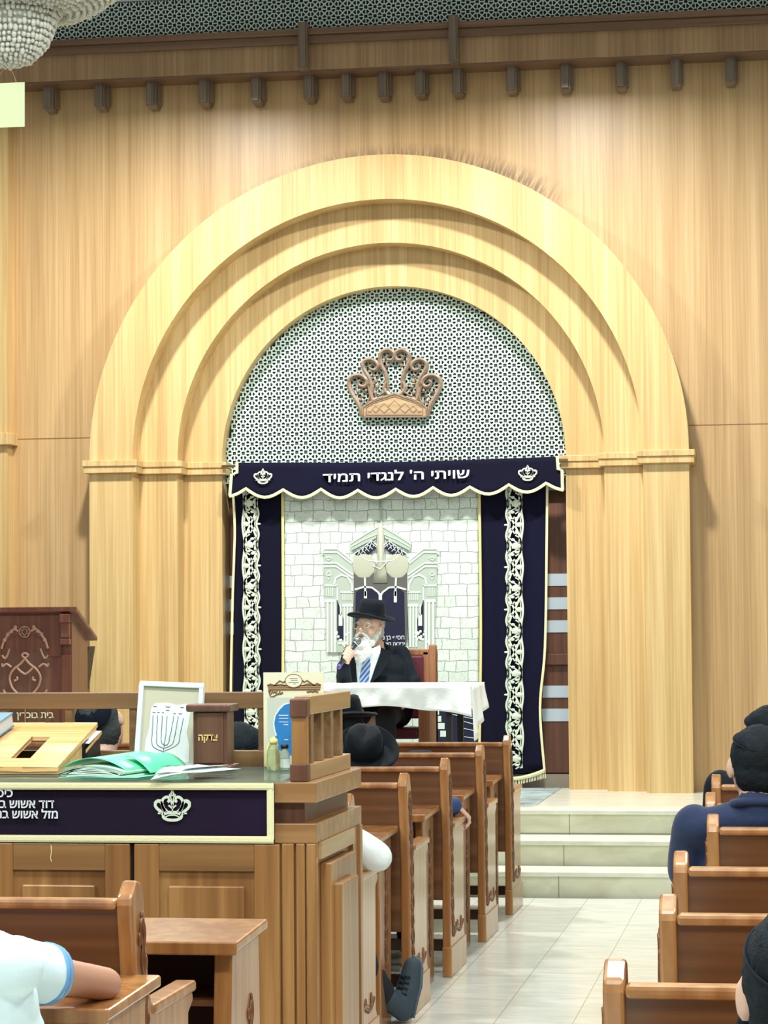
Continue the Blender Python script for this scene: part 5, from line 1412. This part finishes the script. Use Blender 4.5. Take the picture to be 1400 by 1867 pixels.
# blue bands on the sleeve hem
d_ = (bel-bsh).normalized(); c0 = bsh+(bel-bsh)*.62
o_ = d_.orthogonal().normalized(); o2_ = d_.cross(o_)
M_band = plain('blue_hem_band', (110, 160, 206), .7)
for off in (0, .014):
    c_ = bsh+(bel-bsh)*.34+d_*(off-.004)
    part('hem_band', MB().tube([c_, c_+d_*.006], .0632-off*.12, 24), M_band, boy, smooth=True, world=False)

# hat lying on the desk shelf behind the front pew
hy_ = 13.3-.24; hh = onY(766, 1371, hy_)
ht = thing('hat', 'black hat lying on the desk shelf of the pew below the table', 'hat', (hh.x, hy_, .748))
fedora(Matrix.Identity(4), 'felt', ht, br=.125, cr=.082, h=.125)

# ------------------------------------------------------------------ the speaker
SX = onY(688, 1200, 15.85).x; SO = V((SX, 15.85, PLAT))
spk = thing('person', 'bearded person in black hat and dark suit speaking into a microphone at the table', 'person', SO, None, (0, 0, PI))
def S(px, py, Y):
    p = onY(px, py, Y); return V((-(p.x-SX), -(Y-15.85), p.z-PLAT))
hc = S(674, 1145, 15.78)
H = headframe(hc, -.36, .10, -.05); R = rot3(H); P = lambda x, y, z: H @ V((x, y, z))
elb_l = S(628, 1252, 15.70); wr = S(626, 1216, 15.58); mic_h = S(651, 1169, 15.60); mic_b = S(621, 1212, 15.52)
sh_i = S(642, 1195, 15.88); sh_o = S(731, 1195, 15.90); elb_r = S(751, 1243, 15.84); wr_r = S(738, 1285, 15.80); 
nb = S(682, 1180, 15.86)
tz = TZ-PLAT
bd_ = head_prims(H)+[('c', P(0, -.02, -.06), nb, .05, .055), ('c', nb, V((0, -.02, .68)), .07, .12), ('c', V((0, -.02, .75)), V((0, 0, .5)), .11, .13),
     ('c', V((0, -.02, .84)), sh_i, .04, .034), ('c', V((0, -.02, .84)), sh_o, .04, .034), ('c', sh_i, elb_l, .04, .034), ('c', elb_l, wr, .032, .024), ('c', sh_o, elb_r, .04, .034), ('c', elb_r, wr_r, .032, .024)]
# gripping hand: fingers wrap the handle
md = (mic_h-mic_b).normalized()
gc = mic_b+(mic_h-mic_b)*.38          # centre of the grip on the handle
fwd = V((0, 1, 0)); fwd = (fwd-md*fwd.dot(md)).normalized(); lat = md.cross(fwd)
rg = .017
hand = [('c', wr, gc-fwd*.03-md*.02+lat*.012, .026, .024), ('c', gc-fwd*.034-md*.035+lat*.01, gc-fwd*.034+md*.03+lat*.008, .020, .019)]
for i in range(4):
    c_ = gc+md*(.036-.0215*i); pts = []
    for j, a in enumerate((2.75, 1.75, .75, -.25, -1.1)):
        rr_ = rg+.010; pts.append(c_+fwd*(-math.cos(a)*0+rr_*math.cos(a))+lat*(rr_*math.sin(a)))
    if i == 3: pts = pts[:4]
    base_ = gc-fwd*.034+md*(.028-.02*i)+lat*.018
    hand.append(('c', base_, pts[0]+lat*.004, .0125, .0105))
    for j in range(len(pts)-1): hand.append(('c', pts[j], pts[j+1], .0112-.0006*j, .0106-.0006*j))
tb0 = gc-fwd*.030+md*.02-lat*.006; tb1 = gc-lat*.026+md*.038-fwd*.004; tb2 = gc-lat*.012+fwd*.022+md*.056
hand += [('c', tb0, tb1, .014, .012), ('c', tb1, tb2, .0115, .0095)]
bd_ += hand+hand_prims(wr_r, V((.5, .6, -.3)), V((0, 0, -1)), .25, -1)
for s in (-1, 1): bd_ += [('c', V((s*.09, 0, .56)), V((s*.12, .42, .52)), .06, .05), ('c', V((s*.12, .42, .52)), V((s*.12, .44, .09)), .045, .035), ('c', V((s*.12, .44, .08)), V((s*.13, .58, .035)), .03, .028)]
blob('body', bd_, .0048, M_skin, spk, it=2)
jk = [('c', V((-.09, -.01, .56)), V((.09, -.01, .56)), .135, .135), ('c', V((-.08, -.0, .70)), V((.08, -.0, .70)), .135, .135), ('c', V((-.08, -.01, .80)), V((.08, -.01, .80)), .115, .115),
      ('c', sh_i+V((-.02, -.02, -.0)), sh_o+V((.02, -.02, -.0)), .062, .062), ('c', nb+V((-.03, -.03, -.01)), nb+V((.03, -.03, -.01)), .055, .055),
      ('c', sh_i, elb_l, .068, .058), ('c', elb_l, wr-(wr-elb_l).normalized()*.0, .056, .044), ('c', sh_o, elb_r, .066, .054), ('c', elb_r, wr_r-(wr_r-elb_r)*.1, .058, .046), ('c', nb+V((-.05, -.03, -.035)), sh_o+V((.01, -.02, .012)), .050, .052), ('c', nb+V((.05, -.03, -.035)), sh_i+V((0, -.02, .012)), .048, .05)]
blob('jacket', jk, .008, M_suit, spk, it=3, noise_amp=.008, nscale=13)
ctr = S(668, 1215, 15.72)
def front(x, z):     # front surface of the chest
    return .118+.018*math.cos(min(1.4, abs(x)*8))-.0*z
def chestplate(name, pts, mat, off, th=.006, parent=None):
    mb = MB(); n = len(pts); vs = []
    for d in (off, off-th):
        for (px, py) in pts:
            p = S(px, py, 15.72); vs.append((p.x, front(p.x-0*ctr.x, p.z)+d, p.z))
    mb.add(vs, [tuple(range(n)), tuple(range(2*n-1, n-1, -1))]+[(i, i+n, (i+1) % n+n, (i+1) % n) for i in range(n)])
    return part(name, mb, mat, parent or spk, world=False)
M_shirtw = plain('white_dress_shirt', (232, 246, 248), .7)
sh = chestplate('shirt_front', [(650, 1186), (694, 1180), (692, 1196), (684, 1218), (676, 1244), (650, 1244), (648, 1215)], M_shirtw, .016, .03)
chestplate('collar', [(676, 1184), (694, 1176), (696, 1190), (683, 1200)], M_shirtw, .024, .006); chestplate('collar', [(664, 1188), (652, 1184), (654, 1196), (660, 1202)], M_shirtw, .024, .006)
chestplate('tie', [(666, 1190), (674, 1190), (675, 1199), (677, 1210), (674, 1235), (672, 1244), (656, 1244), (657, 1232), (663, 1208), (665, 1199)], M_tie, .026, .006)
chestplate('lapel', [(696, 1180), (716, 1190), (712, 1202), (694, 1230), (680, 1243), (676, 1244), (686, 1216), (694, 1194)], M_black, .028, .012)
chestplate('lapel', [(650, 1194), (640, 1204), (638, 1222), (646, 1244), (652, 1244), (650, 1216)], M_black, .028, .012)
blob('trousers', [('c', V((-.09, 0, .56)), V((.09, 0, .56)), .12, .12)]+[q for s in (-1, 1) for q in (('c', V((s*.09, 0, .55)), V((s*.12, .42, .52)), .085, .07), ('c', V((s*.12, .42, .52)), V((s*.12, .44, .09)), .066, .055))], .012, M_trous, spk)
for s in (-1, 1): blob('shoe', [('c', V((s*.12, .42, .045)), V((s*.13, .60, .036)), .044, .036)], .012, M_plastic, spk)
# beard, moustache, hair
be = [('e', P(0, .055, -.085), (.062, .046, .045), R), ('e', P(0, .070, -.13), (.064, .044, .055), R), ('e', P(0, .078, -.175), (.05, .036, .05), R), ('e', P(.012, .082, -.205), (.03, .024, .035), R),
      ('c', P(-.068, .008, -.03), P(-.05, .05, -.09), .020, .03), ('c', P(.068, .008, -.03), P(.05, .05, -.09), .020, .03), ('e', P(-.03, .07, -.15), (.04, .035, .05), R), ('e', P(.035, .07, -.15), (.04, .035, .05), R)]
blob('beard', be, .005, M_beard, spk, it=2, noise_amp=.006, nscale=45)
mo = [('c', P(0, .102, -.038), P(-.036, .088, -.056), .010, .009), ('c', P(0, .102, -.038), P(.036, .088, -.056), .010, .009), ('c', P(-.036, .088, -.056), P(-.05, .075, -.085), .010, .012), ('c', P(.036, .088, -.056), P(.05, .075, -.085), .010, .012)]
blob('moustache', mo, .004, M_beard, spk, it=1, noise_amp=.004, nscale=90)
part('mouth', MB().ball(P(0, .1035, -.062), 1, 12, 8, (.017, .006, .008), R), M_lips, spk, smooth=True, world=False)
blob('hair', [('e', P(0, -.035, .035), (.078, .080, .085), R), ('e', P(0, -.05, -.02), (.073, .058, .06), R)], .006, plain('grey_white_hair', (186, 188, 182), .9, bump=.5), spk, it=1, noise_amp=.004, nscale=120)
for s in (-1, 1):
    e_ = part('eye', MB().ball(P(s*.031, .079, .004), .0115, 12, 8), plain('eye_white', (226, 222, 214), .3) if 'eye_white' not in MATS else MATS['eye_white'], spk, smooth=True, world=False)
    part('iris', MB().ball(P(s*.031, .0885, .004), .005, 10, 6), M_eye, e_, smooth=True, world=False)
    part('eyebrow', MB().tube([P(s*.016, .096, .022), P(s*.034, .094, .028), P(s*.052, .082, .022)], .0045, 6), M_beard, spk, smooth=True, world=False)
gl = MB()
for s in (-1, 1):
    pts = [P(s*.034+.024*math.cos(t*PI/10), .112-.004*abs(math.cos(t*PI/10)), .0+.018*math.sin(t*PI/10)) for t in range(21)]; gl.tube(pts, .0014, 5)
    gl.tube([P(s*.058, .108, .006), P(s*.078, .06, .008), P(s*.084, .0, .004)], .0014, 5)
gl.tube([P(-.010, .112, .004), P(0, .116, .007), P(.010, .112, .004)], .0014, 5)
part('glasses', gl, M_brass, spk, smooth=True, world=False)
fedora(H @ Matrix.Translation(V((0, -.008, .063))) @ Matrix.Rotation(-.05, 4, 'X') @ Matrix.Rotation(-.06, 4, 'Y'), 'hat', spk, br=.152, cr=.084, h=.122)
# microphone (held: a thing of its own)
mc = thing('microphone', 'handheld microphone held up to the white beard', 'microphone', SO, None, (0, 0, PI))
part('handle', MB().tube([mic_b-md*.02, mic_b+(mic_h-mic_b)*.55, mic_h-md*.022], [.0125, .0145, .018], 16), plain('mic_body', (44, 58, 66), .4), mc, smooth=True, world=False)
part('end_cap', MB().tube([mic_b-md*.028, mic_b-md*.002], [.0135, .0135], 16), M_micb, mc, smooth=True, world=False)
part('grille', MB().ball(mic_h, .027, 18, 12), M_mic, mc, smooth=True, world=False)
part('collar_ring', MB().tube([mic_h-md*.026, mic_h-md*.018], [.022, .024], 18), M_metal, mc, smooth=True, world=False)

# ================================================================== CHANDELIER
HY = 10.4
c_ = onY(17, 119, HY); sc_ = HY/4600/1.0
ch = thing('chandelier', 'large crystal bead chandelier hanging at the top left corner', 'chandelier', (c_.x, HY, zc))
def beads(r, z, n, s, mb, droop=0):
    for k in range(n):
        th = 2*PI*k/n+z*7; mb.ball((c_.x+r*math.cos(th), HY+r*math.sin(th), z+droop*math.sin(k*2.4)), s*random.uniform(.75, 1.15), 6, 4, (1, 1, random.choice((1, 1.4))))
z0 = c_.z; bowl = MB(); prof = []
for i in range(15):
    a = (i+.3)/15*PI/2*.98; r = .215*math.sin(a)**.9; z = z0+.30*(1-math.cos(a)); prof.append((r, z))
    beads(r, z, max(6, int(r*2*PI/.021)), .0115, bowl, .003)
for i in range(5): beads(.215-.003*i, z0+.30+i*.02, 62, .0115, bowl, .003)
part('bead_bowl', bowl, M_crystal, ch, smooth=True)
part('bowl_frame', MB().lathe([(r*.93+.001, z+.012) for r, z in prof]+[(.2, z0+.36)], (c_.x, HY, 0), 40, closed=True), plain('chandelier_core', (214, 218, 204), .5), ch, smooth=True)
up_ = MB(); prof2 = []
zb2 = onY(115, 27, HY).z
for i in range(11):
    u = i/10; r = .22+.27*u**.8; z = zb2+.02+.12*u**1.8; prof2.append((r, z)); beads(r, z, int(r*2*PI/.024), .0115, up_, .004)
for i in range(7): beads(.49, zb2+.14+i*.022, 128, .0115, up_, .003)
part('upper_bead_tier', up_, M_crystal, ch, smooth=True)
part('upper_frame', MB().lathe([(r*.96, z+.014) for r, z in prof2]+[(.47, zb2+.30)], (c_.x, HY, 0), 48, closed=True), MATS['chandelier_core'], ch, smooth=True)
rg_ = MB()
for r, z in ((.225, z0+.30), (.50, zb2+.30)):
    rg_.tube([(c_.x+r*math.cos(t*PI/24), HY+r*math.sin(t*PI/24), z) for t in range(49)], .010, 6)
rg_.tube([(c_.x, HY, z0+.3), (c_.x, HY, zc)], .018, 10)
for k in range(6): th = k*PI/3; rg_.tube([(c_.x+.49*math.cos(th), HY+.49*math.sin(th), zb2+.29), (c_.x+.05*math.cos(th), HY+.05*math.sin(th), zb2+.62)], .006, 6)
part('brass_ring', rg_, M_brass, ch, smooth=True)
part('canopy', MB().lathe([(.09, zc-.001), (.085, zc-.03), (.02, zc-.06)], (c_.x, HY, 0), 24), M_brass, ch, smooth=True)
cd0, cd1 = onY(-26, 153, HY), onY(45, 231, HY)
crd = thing('hanging_card', 'blank cream card hanging on a thread below the chandelier', 'card', ((cd0.x+cd1.x)/2, HY, cd0.z))
part('card', MB().box(cd0.x, cd1.x, HY-.0015, HY+.0015, cd1.z, cd0.z), plain('cream_board', (214, 224, 178), .6), crd)
tp0 = onY(10, 120, HY); ta = onY(31, 154, HY); tbx = cd0.x+.03
part('thread', MB().tube([(c_.x, HY, z0+.01), (ta.x, HY, ta.z)], .0014, 5), M_tan, crd)
part('thread', MB().tube([(c_.x, HY, z0+.01), (tbx, HY, cd0.z)], .0014, 5), M_tan, crd)

bpy.data.scenes.remove(TMP)
